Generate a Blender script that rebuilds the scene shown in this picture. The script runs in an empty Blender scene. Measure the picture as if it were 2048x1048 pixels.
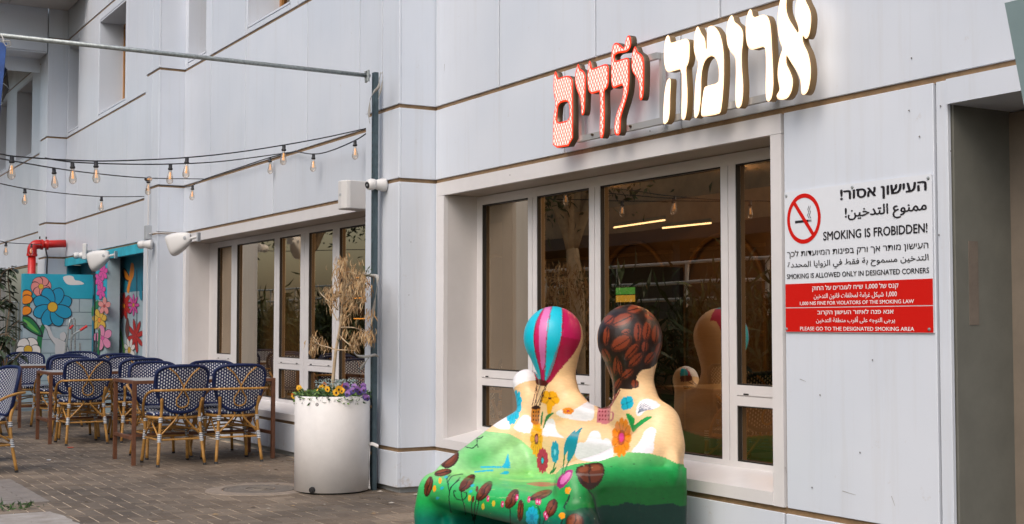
import bpy, bmesh, math, random
import numpy as np
from mathutils import Vector, Matrix
random.seed(7); rng = np.random.default_rng(7)
S = bpy.context.scene; COL = S.collection
PI = math.pi; R = math.radians

# ------------------------------------------------------------------ camera, sky, sun, exposure
FPX, HC = 2650.0, 1.25
_p = math.atan(126 / FPX); _t = math.atan(1547 / math.hypot(FPX, 126))
_fh = Vector((-math.cos(_t), math.sin(_t), 0))
CF = _fh * math.cos(_p) + Vector((0, 0, math.sin(_p)))
CR = Vector((math.sin(_t), math.cos(_t), 0)); CU = CR.cross(CF); CC = Vector((0, 0, HC))
cam = bpy.data.cameras.new('camera'); camo = bpy.data.objects.new('camera', cam); COL.objects.link(camo)
cam.sensor_width = 36; cam.lens = FPX / 2048 * 36; cam.clip_end = 300; cam.clip_start = 0.05
M = Matrix.Identity(4)
for i in range(3):
    M[i][0] = CR[i]; M[i][1] = CU[i]; M[i][2] = -CF[i]; M[i][3] = CC[i]
camo.matrix_world = M; S.camera = camo

W = bpy.data.worlds.new('World'); S.world = W; W.use_nodes = True
wn = W.node_tree; bg = wn.nodes['Background']
sky = wn.nodes.new('ShaderNodeTexSky'); sky.sky_type = 'NISHITA'; sky.sun_disc = False
SUN_EL, SUN_AZ = R(48), R(148)          # azimuth measured from +Y clockwise
sky.sun_elevation = SUN_EL; sky.sun_rotation = SUN_AZ; sky.dust_density = 4.0; sky.air_density = 1.2; sky.ozone_density = 1.0
wn.links.new(sky.outputs[0], bg.inputs[0]); bg.inputs[1].default_value = 0.15
sd = bpy.data.lights.new('sun', 'SUN'); sd.energy = 0.85; sd.angle = R(42); sd.color = (1.0, 0.97, 0.95)
so = bpy.data.objects.new('sun', sd); COL.objects.link(so)
sv = Vector((math.sin(SUN_AZ) * math.cos(SUN_EL), math.cos(SUN_AZ) * math.cos(SUN_EL), math.sin(SUN_EL)))
so.rotation_euler = (-sv).to_track_quat('-Z', 'Y').to_euler(); so.location = (0, -5, 12)
S.view_settings.view_transform = 'Standard'; S.view_settings.look = 'None'
S.view_settings.exposure = 0.42; S.view_settings.gamma = 1; S.view_settings.use_curve_mapping = False
S.cycles.use_denoising = True; S.cycles.max_bounces = 8; S.cycles.glossy_bounces = 3; S.cycles.transparent_max_bounces = 12
S.cycles.transmission_bounces = 4; S.cycles.caustics_reflective = False; S.cycles.caustics_refractive = False
S.cycles.sample_clamp_indirect = 5

# ------------------------------------------------------------------ measuring helpers (picture point -> place on a known plane)
def _ray(x, y): return CF * FPX + CR * (x - 1024) + CU * (524 - y)
def onY(x, y, Y): d = _ray(x, y); return CC + d * (Y / d.y)
def onX(x, y, X): d = _ray(x, y); return CC + d * (X / d.x)
def onZ(x, y, Z): d = _ray(x, y); return CC + d * ((Z - HC) / d.z)
def onD(x, y, D): return CC + _ray(x, y) * (D / FPX)

# ------------------------------------------------------------------ materials
MATS = {}
def mat(name, col, rough=0.6, metal=0.0, coat=0.0, noise=0.0, nscale=8.0, bump=0.0, bscale=60.0, emit=None, estr=0.0, spec=0.5, col2=None):
    if name in MATS: return MATS[name]
    m = bpy.data.materials.new(name); m.use_nodes = True; nt = m.node_tree; b = nt.nodes['Principled BSDF']
    b.inputs['Roughness'].default_value = rough; b.inputs['Metallic'].default_value = metal
    b.inputs['Coat Weight'].default_value = coat; b.inputs['Specular IOR Level'].default_value = spec
    c = (*col, 1)
    if noise > 0 or col2:
        tc = nt.nodes.new('ShaderNodeNewGeometry'); n = nt.nodes.new('ShaderNodeTexNoise'); n.inputs['Scale'].default_value = nscale
        n.inputs['Detail'].default_value = 6; n.inputs['Roughness'].default_value = 0.65
        nt.links.new(tc.outputs['Position'], n.inputs['Vector'])
        r = nt.nodes.new('ShaderNodeValToRGB'); r.color_ramp.elements[0].position = 0.3; r.color_ramp.elements[1].position = 0.7
        lo = tuple(v * (1 - noise) for v in col) if col2 is None else col2
        hi = tuple(min(1, v * (1 + noise)) for v in col) if col2 is None else col
        r.color_ramp.elements[0].color = (*lo, 1); r.color_ramp.elements[1].color = (*hi, 1)
        nt.links.new(n.outputs['Fac'], r.inputs[0]); nt.links.new(r.outputs[0], b.inputs['Base Color'])
    else: b.inputs['Base Color'].default_value = c
    if bump > 0:
        g = nt.nodes.new('ShaderNodeNewGeometry'); n2 = nt.nodes.new('ShaderNodeTexNoise'); n2.inputs['Scale'].default_value = bscale; n2.inputs['Detail'].default_value = 4
        nt.links.new(g.outputs['Position'], n2.inputs['Vector'])
        bu = nt.nodes.new('ShaderNodeBump'); bu.inputs['Strength'].default_value = bump; bu.inputs['Distance'].default_value = 0.01
        nt.links.new(n2.outputs['Fac'], bu.inputs['Height']); nt.links.new(bu.outputs[0], b.inputs['Normal'])
    if emit:
        b.inputs['Emission Color'].default_value = (*emit, 1); b.inputs['Emission Strength'].default_value = estr
    MATS[name] = m; return m

def panel_material():
    m = bpy.data.materials.new('white_panel'); m.use_nodes = True; nt = m.node_tree; b = nt.nodes['Principled BSDF']
    N = nt.nodes.new; L = nt.links.new
    g = N('ShaderNodeNewGeometry'); oi = N('ShaderNodeObjectInfo')
    n = N('ShaderNodeTexNoise'); n.inputs['Scale'].default_value = 1.3; n.inputs['Detail'].default_value = 5; L(g.outputs['Position'], n.inputs['Vector'])
    # vertical grime streaks
    mp = N('ShaderNodeMapping'); mp.inputs['Scale'].default_value = (11, 11, 0.55); L(g.outputs['Position'], mp.inputs[0])
    n2 = N('ShaderNodeTexNoise'); n2.inputs['Scale'].default_value = 1.0; n2.inputs['Detail'].default_value = 7; n2.inputs['Roughness'].default_value = 0.7; L(mp.outputs[0], n2.inputs['Vector'])
    r = N('ShaderNodeValToRGB'); r.color_ramp.elements[0].position = 0.52; r.color_ramp.elements[0].color = (1, 1, 1, 1)
    r.color_ramp.elements[1].position = 0.85; r.color_ramp.elements[1].color = (0.80, 0.74, 0.66, 1); L(n2.outputs['Fac'], r.inputs[0])
    r1 = N('ShaderNodeValToRGB'); r1.color_ramp.elements[0].position = 0.3; r1.color_ramp.elements[0].color = (0.585, 0.63, 0.70, 1)
    r1.color_ramp.elements[1].position = 0.75; r1.color_ramp.elements[1].color = (0.655, 0.69, 0.75, 1); L(n.outputs['Fac'], r1.inputs[0])
    mx = N('ShaderNodeMixRGB'); mx.blend_type = 'MULTIPLY'; mx.inputs[0].default_value = 0.42; L(r1.outputs[0], mx.inputs[1]); L(r.outputs[0], mx.inputs[2])
    mr = N('ShaderNodeMapRange'); mr.inputs[3].default_value = 0.955; mr.inputs[4].default_value = 1.03; L(oi.outputs['Random'], mr.inputs[0])
    mm = N('ShaderNodeMixRGB'); mm.blend_type = 'MULTIPLY'; mm.inputs[0].default_value = 1; L(mx.outputs[0], mm.inputs[1]); L(mr.outputs[0], mm.inputs[2])
    # small chips and specks
    v = N('ShaderNodeTexVoronoi'); v.inputs['Scale'].default_value = 2.6; L(g.outputs['Position'], v.inputs['Vector'])
    lt = N('ShaderNodeMath'); lt.operation = 'LESS_THAN'; lt.inputs[1].default_value = 0.008; L(v.outputs['Distance'], lt.inputs[0])
    m3 = N('ShaderNodeMixRGB'); L(lt.outputs[0], m3.inputs[0]); L(mm.outputs[0], m3.inputs[1]); m3.inputs[2].default_value = (0.12, 0.11, 0.10, 1)
    sx = N('ShaderNodeSeparateXYZ'); L(g.outputs['Position'], sx.inputs[0])
    n5 = N('ShaderNodeTexNoise'); n5.inputs['Scale'].default_value = 9; n5.inputs['Detail'].default_value = 9; n5.inputs['Roughness'].default_value = 0.75; L(g.outputs['Position'], n5.inputs['Vector'])
    hz = N('ShaderNodeMapRange'); hz.inputs[1].default_value = 0.0; hz.inputs[2].default_value = 0.34; hz.inputs[3].default_value = 0.10; hz.inputs[4].default_value = -0.03; L(sx.outputs[2], hz.inputs[0])
    ad = N('ShaderNodeMath'); ad.operation = 'ADD'; L(n5.outputs['Fac'], ad.inputs[0]); L(hz.outputs[0], ad.inputs[1])
    sr = N('ShaderNodeMapRange'); sr.inputs[1].default_value = 0.60; sr.inputs[2].default_value = 0.72; sr.inputs[4].default_value = 0.55; L(ad.outputs[0], sr.inputs[0])
    m4 = N('ShaderNodeMixRGB'); L(sr.outputs[0], m4.inputs[0]); L(m3.outputs[0], m4.inputs[1]); m4.inputs[2].default_value = (0.42, 0.36, 0.30, 1)
    L(m4.outputs[0], b.inputs['Base Color']); b.inputs['Roughness'].default_value = 0.36
    n3 = N('ShaderNodeTexNoise'); n3.inputs['Scale'].default_value = 1.6; n3.inputs['Detail'].default_value = 2; L(g.outputs['Position'], n3.inputs['Vector'])
    bu = N('ShaderNodeBump'); bu.inputs['Strength'].default_value = 0.25; bu.inputs['Distance'].default_value = 0.02; L(n3.outputs['Fac'], bu.inputs['Height']); L(bu.outputs[0], b.inputs['Normal'])
    return m
PANEL = panel_material()
JOINT = mat('joint_grey', (0.33, 0.34, 0.34), 0.7)
BRASS = mat('joint_brown', (0.24, 0.15, 0.075), 0.55, noise=0.25, nscale=14)
FRAME = mat('window_frame_white', (0.66, 0.64, 0.64), 0.35, noise=0.03)
REVEAL = mat('reveal_paint', (0.58, 0.55, 0.54), 0.3, noise=0.05, nscale=3)
GASKET = mat('black_gasket', (0.015, 0.014, 0.013), 0.5)
DARK = mat('dark_void', (0.02, 0.018, 0.016), 0.9)
WOODF = mat('orange_wood', (0.36, 0.17, 0.05), 0.5, noise=0.2)
STEEL = mat('galvanised', (0.30, 0.33, 0.33), 0.45, metal=0.5, noise=0.35, nscale=40, bump=0.1)
BLUEST = mat('painted_angle_iron', (0.055, 0.085, 0.10), 0.5, metal=0.2, noise=0.25, nscale=20)
WHITE = mat('white_plastic', (0.62, 0.61, 0.60), 0.4)
GREYP = mat('grey_plastic', (0.38, 0.40, 0.42), 0.5)
BLACK = mat('black_plastic', (0.02, 0.02, 0.022), 0.35)
STRAP = mat('strap_grey', (0.36, 0.35, 0.33), 0.8, noise=0.2)

def glass_mat(name, tint, refl):
    m = bpy.data.materials.new(name); m.use_nodes = True; nt = m.node_tree; nt.nodes.clear(); N = nt.nodes.new; L = nt.links.new
    o = N('ShaderNodeOutputMaterial'); t = N('ShaderNodeBsdfTransparent'); t.inputs[0].default_value = (*tint, 1)
    g = N('ShaderNodeBsdfGlossy'); g.inputs['Roughness'].default_value = 0.0; g.inputs[0].default_value = (1.0, 0.84, 0.64, 1)
    n = N('ShaderNodeTexNoise'); n.inputs['Scale'].default_value = 0.9; gg = N('ShaderNodeNewGeometry'); L(gg.outputs['Position'], n.inputs['Vector'])
    bu = N('ShaderNodeBump'); bu.inputs['Strength'].default_value = 0.12; bu.inputs['Distance'].default_value = 0.01; L(n.outputs['Fac'], bu.inputs['Height']); L(bu.outputs[0], g.inputs['Normal'])
    dt = N('ShaderNodeVectorMath'); dt.operation = 'DOT_PRODUCT'; L(gg.outputs['Incoming'], dt.inputs[0]); L(gg.outputs['Normal'], dt.inputs[1])
    ab = N('ShaderNodeMath'); ab.operation = 'ABSOLUTE'; L(dt.outputs['Value'], ab.inputs[0])
    om = N('ShaderNodeMath'); om.operation = 'SUBTRACT'; om.inputs[0].default_value = 1.0; L(ab.outputs[0], om.inputs[1])
    pw = N('ShaderNodeMath'); pw.operation = 'POWER'; pw.inputs[1].default_value = 5.0; L(om.outputs[0], pw.inputs[0])
    ma = N('ShaderNodeMath'); ma.operation = 'MULTIPLY_ADD'; ma.use_clamp = True; ma.inputs[1].default_value = 1.0; ma.inputs[2].default_value = refl; L(pw.outputs[0], ma.inputs[0])
    mx = N('ShaderNodeMixShader'); L(ma.outputs[0], mx.inputs[0]); L(t.outputs[0], mx.inputs[1]); L(g.outputs[0], mx.inputs[2]); L(mx.outputs[0], o.inputs[0])
    return m
GLASS = glass_mat('bronze_glass', (0.62, 0.44, 0.25), 0.36)
GLASSD = glass_mat('upper_glass', (0.3, 0.3, 0.3), 0.10)

def stripes(name, a, b, axis, freq, duty=0.5, rough=0.6):
    m = bpy.data.materials.new(name); m.use_nodes = True; nt = m.node_tree; bs = nt.nodes['Principled BSDF']; N = nt.nodes.new; L = nt.links.new
    t = N('ShaderNodeTexCoord'); s = N('ShaderNodeSeparateXYZ'); L(t.outputs['Object'], s.inputs[0])
    k = N('ShaderNodeMath'); k.operation = 'MULTIPLY'; k.inputs[1].default_value = freq; L(s.outputs[axis], k.inputs[0])
    f = N('ShaderNodeMath'); f.operation = 'FRACT'; L(k.outputs[0], f.inputs[0]); l = N('ShaderNodeMath'); l.operation = 'LESS_THAN'; l.inputs[1].default_value = duty; L(f.outputs[0], l.inputs[0])
    mx = N('ShaderNodeMixRGB'); mx.inputs[1].default_value = (*a, 1); mx.inputs[2].default_value = (*b, 1); L(l.outputs[0], mx.inputs[0]); L(mx.outputs[0], bs.inputs['Base Color'])
    bs.inputs['Roughness'].default_value = rough; return m
def weave(name, ax, ay, pu=0.0215, pv=0.0145):
    m = bpy.data.materials.new(name); m.use_nodes = True; nt = m.node_tree; bs = nt.nodes['Principled BSDF']; N = nt.nodes.new; L = nt.links.new
    def math_(op, a, b=None):
        n = N('ShaderNodeMath'); n.operation = op
        for i, v in enumerate((a, b)):
            if v is None: continue
            if isinstance(v, (int, float)): n.inputs[i].default_value = v
            else: L(v, n.inputs[i])
        return n.outputs[0]
    t = N('ShaderNodeTexCoord'); s = N('ShaderNodeSeparateXYZ'); L(t.outputs['Object'], s.inputs[0])
    u = math_('DIVIDE', s.outputs[ax], pu); v = math_('DIVIDE', s.outputs[ay], pv * 2)
    row = math_('FLOOR', u); fu = math_('FRACT', u)
    off = math_('MULTIPLY', math_('MODULO', math_('ABSOLUTE', row), 2.0), 0.5)
    fv = math_('FRACT', math_('ADD', math_('ADD', v, off), 100.0))
    a = math_('MULTIPLY', math_('LESS_THAN', fu, 0.44), math_('LESS_THAN', fv, 0.52))
    mx = N('ShaderNodeMixRGB'); mx.inputs[1].default_value = (0.006, 0.016, 0.075, 1); mx.inputs[2].default_value = (0.74, 0.76, 0.76, 1); L(a, mx.inputs[0]); L(mx.outputs[0], bs.inputs['Base Color'])
    bu = N('ShaderNodeBump'); bu.inputs['Strength'].default_value = 0.5; bu.inputs['Distance'].default_value = 0.002; L(a, bu.inputs['Height']); L(bu.outputs[0], bs.inputs['Normal'])
    bs.inputs['Roughness'].default_value = 0.45; return m

# ------------------------------------------------------------------ mesh helpers
class MB:
    def __init__(s): s.v = []; s.f = []; s.m = []
    def face(s, pts, mi=0):
        n = len(s.v); s.v += [tuple(p) for p in pts]; s.f.append(tuple(range(n, n + len(pts)))); s.m.append(mi); return s
    def box(s, x0, x1, y0, y1, z0, z1, mi=0):
        n = len(s.v)
        s.v += [(x, y, z) for z in (z0, z1) for y in (y0, y1) for x in (x0, x1)]
        for q in ((0, 2, 3, 1), (4, 5, 7, 6), (0, 1, 5, 4), (2, 6, 7, 3), (0, 4, 6, 2), (1, 3, 7, 5)):
            s.f.append(tuple(n + i for i in q)); s.m.append(mi)
        return s
    def grid(s, rows, mi=0, closeu=False, closev=False):
        n = len(s.v); nu = len(rows[0]); nv = len(rows)
        for r in rows: s.v += [tuple(p) for p in r]
        for j in range(nv if closev else nv - 1):
            for i in range(nu if closeu else nu - 1):
                a = n + j * nu + i; b = n + j * nu + (i + 1) % nu; c = n + ((j + 1) % nv) * nu + (i + 1) % nu; d = n + ((j + 1) % nv) * nu + i
                s.f.append((a, b, c, d)); s.m.append(mi)
        return s
    def tube(s, pts, r, seg=8, closed=False, mi=0, caps=True):
        P = [Vector(p) for p in pts]; n = len(P); rr = r if isinstance(r, (list, tuple)) else [r] * n
        rows = []; up = None
        for i in range(n):
            a = P[(i - 1) % n] if (i > 0 or closed) else P[i]; b = P[(i + 1) % n] if (i < n - 1 or closed) else P[i]
            t = (b - a).normalized()
            if up is None: up = Vector((0, 0, 1)) if abs(t.z) < 0.9 else Vector((1, 0, 0))
            x = t.cross(up); x.normalize(); y = x.cross(t); up = y
            rows.append([P[i] + (x * math.cos(2 * PI * k / seg) + y * math.sin(2 * PI * k / seg)) * rr[i] for k in range(seg)])
        b0 = len(s.v); s.grid(rows, mi, closeu=True, closev=closed)
        if caps and not closed:
            s.f.append(tuple(b0 + k for k in range(seg))[::-1]); s.m.append(mi)
            s.f.append(tuple(b0 + (n - 1) * seg + k for k in range(seg))); s.m.append(mi)
        return s
    def lathe(s, prof, c=(0, 0, 0), seg=24, mi=0, Mx=None):
        rows = []
        for r, z in prof:
            row = [Vector((r * math.cos(2 * PI * k / seg), r * math.sin(2 * PI * k / seg), z)) for k in range(seg)]
            if Mx: row = [Mx @ p for p in row]
            rows.append([p + Vector(c) for p in row])
        return s.grid(rows, mi, closeu=True)
    def prism(s, poly, off, mi=0, mside=None):
        """solid from a planar outline and an offset vector"""
        o = Vector(off); A = [Vector(p) for p in poly]; B = [p + o for p in A]; n = len(s.v); k = len(A)
        s.v += [tuple(p) for p in A + B]
        s.f.append(tuple(range(n, n + k))); s.m.append(mi); s.f.append(tuple(range(n + k, n + 2 * k))[::-1]); s.m.append(mi if mside is None else mside)
        for i in range(k):
            j = (i + 1) % k; s.f.append((n + i, n + k + i, n + k + j, n + j)); s.m.append(mi if mside is None else mside)
        return s
    def mesh(s, name, mats, smooth=False):
        me = bpy.data.meshes.new(name); me.from_pydata(s.v, [], s.f)
        for m in (mats if isinstance(mats, (list, tuple)) else [mats]): me.materials.append(m)
        if any(s.m): me.polygons.foreach_set('material_index', s.m)
        if smooth: me.polygons.foreach_set('use_smooth', [True] * len(me.polygons))
        bm = bmesh.new(); bm.from_mesh(me); bmesh.ops.recalc_face_normals(bm, faces=bm.faces); bm.to_mesh(me); bm.free()
        return me
    def obj(s, name, mats, parent=None, smooth=False, **kw):
        return link(name, s.mesh(name, mats, smooth), parent, **kw)
def link(name, data, parent=None, **kw):
    o = bpy.data.objects.new(name, data); COL.objects.link(o); o.parent = parent
    for k, v in kw.items(): o[k] = v
    return o
def thing(name, label, cat, loc=(0, 0, 0), rz=0, group=None):
    o = bpy.data.objects.new(name, None); COL.objects.link(o); o.location = loc; o.rotation_euler = (0, 0, rz); o.empty_display_size = 0.1
    o['label'] = label; o['category'] = cat
    if group: o['group'] = group
    return o
def tag(o, label, cat, group=None):
    o['label'] = label; o['category'] = cat
    if group: o['group'] = group
    return o
def kids(o): return list(o.children)
def copy_tree(o, parent=None, tree=None):
    c = o.copy(); COL.objects.link(c); c.parent = parent
    for ch in tree[o.name]: copy_tree(ch, c, tree)
    return c
def tree_of(o):
    d = {}
    def rec(q):
        ks = kids(q); d[q.name] = ks
        for k in ks: rec(k)
    rec(o); return d
def box(name, m, parent, x0, x1, y0, y1, z0, z1, bev=0.0, **kw):
    mb = MB().box(x0, x1, y0, y1, z0, z1); me = mb.mesh(name, m)
    if bev > 0:
        bm = bmesh.new(); bm.from_mesh(me); bmesh.ops.bevel(bm, geom=bm.edges[:], offset=bev, segments=1, affect='EDGES'); bm.to_mesh(me); bm.free()
    return link(name, me, parent, **kw)
def smooth_path(P, n=6, closed=False):
    P = [Vector(p) for p in P]; out = []; k = len(P)
    for i in range(k if closed else k - 1):
        g = lambda j: P[j % k] if closed else P[max(0, min(k - 1, j))]
        a, b, c, d = g(i - 1), g(i), g(i + 1), g(i + 2)
        for q in range(n):
            t = q / n; out.append(0.5 * ((2 * b) + (c - a) * t + (2 * a - 5 * b + 4 * c - d) * t * t + (3 * b - a - 3 * c + d) * t ** 3))
    if not closed: out.append(P[-1])
    return out

# ------------------------------------------------------------------ pavement
def paver_material():
    m = bpy.data.materials.new('paver_concrete'); m.use_nodes = True; nt = m.node_tree; b = nt.nodes['Principled BSDF']; N = nt.nodes.new; L = nt.links.new
    g = N('ShaderNodeNewGeometry')
    oi = N('ShaderNodeObjectInfo'); sm = N('ShaderNodeMath'); sm.operation = 'ADD'; L(g.outputs['Random Per Island'], sm.inputs[0]); L(oi.outputs['Random'], sm.inputs[1])
    cmb = N('ShaderNodeCombineXYZ'); L(sm.outputs[0], cmb.inputs[0]); wn_ = N('ShaderNodeTexWhiteNoise'); L(cmb.outputs[0], wn_.inputs[0])
    r = N('ShaderNodeValToRGB'); e = r.color_ramp.elements; e[0].color = (0.108, 0.084, 0.062, 1); e[1].color = (0.172, 0.140, 0.108, 1)
    x = e.new(0.5); x.color = (0.132, 0.107, 0.084, 1); L(wn_.outputs['Value'], r.inputs[0])
    n = N('ShaderNodeTexNoise'); n.inputs['Scale'].default_value = 1.1; n.inputs['Detail'].default_value = 8; L(g.outputs['Position'], n.inputs['Vector'])
    r2 = N('ShaderNodeValToRGB'); r2.color_ramp.elements[0].position = 0.3; r2.color_ramp.elements[0].color = (0.55, 0.54, 0.53, 1); r2.color_ramp.elements[1].position = 0.7; r2.color_ramp.elements[1].color = (1.32, 1.26, 1.18, 1); L(n.outputs['Fac'], r2.inputs[0])
    mx = N('ShaderNodeMixRGB'); mx.blend_type = 'MULTIPLY'; mx.inputs[0].default_value = 1; L(r.outputs[0], mx.inputs[1]); L(r2.outputs[0], mx.inputs[2])
    n3 = N('ShaderNodeTexNoise'); n3.inputs['Scale'].default_value = 90; n3.inputs['Detail'].default_value = 3; L(g.outputs['Position'], n3.inputs['Vector'])
    mr = N('ShaderNodeMapRange'); mr.inputs[3].default_value = 0.75; mr.inputs[4].default_value = 1.25; L(n3.outputs['Fac'], mr.inputs[0])
    m2 = N('ShaderNodeMixRGB'); m2.blend_type = 'MULTIPLY'; m2.inputs[0].default_value = 1; L(mx.outputs[0], m2.inputs[1]); L(mr.outputs[0], m2.inputs[2]); L(m2.outputs[0], b.inputs['Base Color'])
    b.inputs['Roughness'].default_value = 0.75
    bu = N('ShaderNodeBump'); bu.inputs['Strength'].default_value = 0.35; bu.inputs['Distance'].default_value = 0.003; L(n3.outputs['Fac'], bu.inputs['Height']); L(bu.outputs[0], b.inputs['Normal'])
    return m
PAVER = paver_material()
SAND = mat('joint_sand', (0.42, 0.34, 0.25), 0.9, noise=0.35, nscale=2.5)
ground = MB(); ground.box(-60, 25, -40, 4.66, -0.3, -0.010)
pavement = ground.obj('pavement', mat('worn_paving', (0.115, 0.092, 0.072), 0.85, noise=0.25, nscale=1.5), kind='structure')
MB().box(-27.1, -6.4, -0.5, 4.655, -0.0095, -0.0025).obj('joint_sand', SAND, pavement)
STRIP = (-11.35, -9.78, 0.2, 1.93)
def paver_mesh(dz=0.0, jit=0.0):
    a, b = 0.0960, 0.0458; c = 0.003
    v = [(-b, -a, -0.02), (b, -a, -0.02), (b, a, -0.02), (-b, a, -0.02), (-b, -a, -c), (b, -a, -c), (b, a, -c), (-b, a, -c), (-b + c, -a + c, 0), (b - c, -a + c, 0), (b - c, a - c, 0), (-b + c, a - c, 0)]
    f = [(0, 1, 5, 4), (1, 2, 6, 5), (2, 3, 7, 6), (3, 0, 4, 7), (4, 5, 9, 8), (5, 6, 10, 9), (6, 7, 11, 10), (7, 4, 8, 11), (8, 9, 10, 11)]
    return v, f
pv, pf = paver_mesh()
cells = []
UN = 0.1005      # herringbone bond of 20 x 10 cm pavers
for ix in range(int(-27 / UN), int(-6.5 / UN)):
    for iy in range(-4, 47):
        k = (ix - iy) % 4
        if k == 0: x, y, q = (ix + 1) * UN, (iy + .5) * UN, 1
        elif k == 3: x, y, q = (ix + .5) * UN, (iy + 1) * UN, 0
        else: continue
        if y > 4.55: continue
        if STRIP[0] + .05 < x < STRIP[1] - .05 and y < STRIP[3] - 0.06: continue
        if -9.2 < x and y < 1.75: continue
        if (x + 9.72) ** 2 + (y - 3.45) ** 2 < 0.33 ** 2: continue
        cells.append((x, y, q))
def pix(P):
    d = Vector(P) - CC; z = d.dot(CF); return 1024 + FPX * d.dot(CR) / z, 524 - FPX * d.dot(CU) / z, z
vis = []; rest = []
for x, y, q in cells:
    px, py, z = pix((x, y, 0))
    (vis if (z > 1 and -20 < px < 900 and 0 < py < 1060) else rest).append((z, x, y, q))
vis.sort(); rest += vis[300:]; vis = vis[:300]
pme = bpy.data.meshes.new('paver'); pme.from_pydata(pv, [], pf); pme.materials.append(PAVER)
def jit(x, y):
    h = math.sin(x * 91.7 + y * 47.3) * 43758.5; h -= math.floor(h); h2 = math.sin(x * 31.1 + y * 77.9) * 9631.1; h2 -= math.floor(h2); return h, h2
for z, x, y, q in vis:
    h, h2 = jit(x, y); o = link('paver', pme, pavement); o.location = (x, y, h * 0.0025); o.rotation_euler = ((h - .5) * .012, (h2 - .5) * .016, (h2 - .5) * .02 + q * PI / 2)
vv = []; ff = []
for z, x, y, q in rest:
    h, h2 = jit(x, y); n = len(vv); dz = h * 0.0025; an = (h2 - .5) * .02 + q * PI / 2
    c, s_ = math.cos(an), math.sin(an)
    vv += [(x + a * c - b * s_, y + a * s_ + b * c, w + dz + a * (h2 - .5) * .016) for a, b, w in pv]; ff += [tuple(n + i for i in t) for t in pf]
me = bpy.data.meshes.new('paver'); me.from_pydata(vv, [], ff); me.materials.append(PAVER); link('far_pavers', me, pavement, kind='stuff')

# light slab strip at the left and worn white kerb
strip = MB().box(STRIP[0], STRIP[1], STRIP[2], STRIP[3], -0.02, -0.004).obj('path', SAND, kind='structure')
SLAB = mat('pale_slab', (0.19, 0.168, 0.15), 0.75, noise=0.16, nscale=9, bump=0.2, bscale=120)
k = 0
x = STRIP[0] + 0.005
while x < STRIP[1] - 0.09:
    y = STRIP[3] - (0.15 if k % 2 else 0.3)
    yy = STRIP[3]
    while yy > 0.9:
        box('slab', SLAB, strip, x + .003, x + .094, max(y, 0.9) + .003, yy - .003, -0.01, 0.008 + 0.003 * random.random(), bev=0.003); yy = y; y -= 0.3
    x += 0.098; k += 1
KERB = mat('worn_white_kerb', (0.36, 0.34, 0.32), 0.85, noise=0.0, nscale=6, col2=(0.22, 0.19, 0.165), bump=0.3, bscale=90)
kb = MB(); pts = []
for i in range(30):
    t = i / 29; pts.append((-9.22 + 2.6 * t, 1.80 + 0.05 * math.sin(7 * t) + 0.03 * random.random(), 0.006))
pts += [(-6.6, -0.2, 0.006), (-9.25, -0.2, 0.006)]
kb.prism([(a, b, c - 0.03) for a, b, c in pts], (0, 0, 0.036)); kb.obj('kerb', KERB, kind='structure')

# manhole with its concrete collar
mh = thing('manhole', 'round manhole cover in a sandy concrete collar beside the white planter', 'manhole', (-9.72, 3.45, 0))
CONC = mat('sandy_concrete', (0.24, 0.195, 0.155), 0.9, noise=0.2, nscale=12, bump=0.4, bscale=150)
mb = MB(); rows = []
for rr, zz in ((0.395, -0.004), (0.39, 0.007), (0.285, 0.009), (0.28, -0.006)):
    rows.append([((rr + 0.02 * math.sin(3 * a) * (rr > .3) + 0.012 * math.sin(11 * a) * (rr > .3)) * math.cos(a), (rr + 0.02 * math.sin(3 * a) * (rr > .3)) * math.sin(a), zz) for a in [2 * PI * i / 48 for i in range(48)]])
mb.grid(rows, closeu=True); mb.obj('collar', CONC, mh)
cv = MB().lathe([(0.0, 0.006), (0.24, 0.006), (0.245, 0.009), (0.27, 0.009), (0.275, -0.01)], seg=48)
cv.obj('cover', mat('cover_concrete', (0.14, 0.12, 0.10), 0.8, noise=0.25, nscale=20, bump=0.4), mh)
for r_ in (0.05, 0.11):
    MB().tube([(r_ * math.cos(a) , r_ * math.sin(a), 0.007) for a in [2 * PI * i / 24 for i in range(24)]], 0.006, 5, closed=True).obj('ring', mat('cover_ring', (0.17, 0.145, 0.12), 0.8), mh)

# ------------------------------------------------------------------ the cafe building
YF, YCOL, YG = 4.56, 4.253, 4.87
bld = thing('cafe_building', 'long white panelled cafe building with boxed columns, brown joints and large windows', 'building', (-14, 4.7, 0))
off = Vector(bld.location)
class P:  # shift helper: everything under bld stores coordinates relative to it
    pass
def bbox_(name, m, x0, x1, y0, y1, z0, z1, bev=0.0, parent=None):
    o = box(name, m, parent or bld, x0 - off.x * (parent is None), x1 - off.x * (parent is None), y0 - off.y * (parent is None), y1 - off.y * (parent is None), z0, z1, bev)
    return o
def grp(name):   # a part at the building's origin whose sub-parts keep world coordinates
    return None
ZJ = [0.32, 2.34, 2.90, 4.30, 5.92]
HJ = 0.015; VJ = 0.008
PITCH = 6.645
cols = [-2.335, -8.98, -15.62, -22.28, -28.93]     # right edge of each column
CW = 0.61
backing = MB(); channel = MB()
def panel(x0, x1, z0, z1, y=YF, name='wall_panel', vj=VJ):
    if x1 - x0 < 0.03 or z1 - z0 < 0.03: return
    bbox_(name, PANEL, x0 + vj, x1 - vj, y, y + 0.022, z0 + HJ, z1 - HJ, bev=0.0025)
def back(x0, x1, z0, z1, y=YF):
    backing.box(x0 - off.x, x1 - off.x, y + 0.03 - off.y, y + 0.15 - off.y, z0, z1)
ZTOP = 8.6
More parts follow.
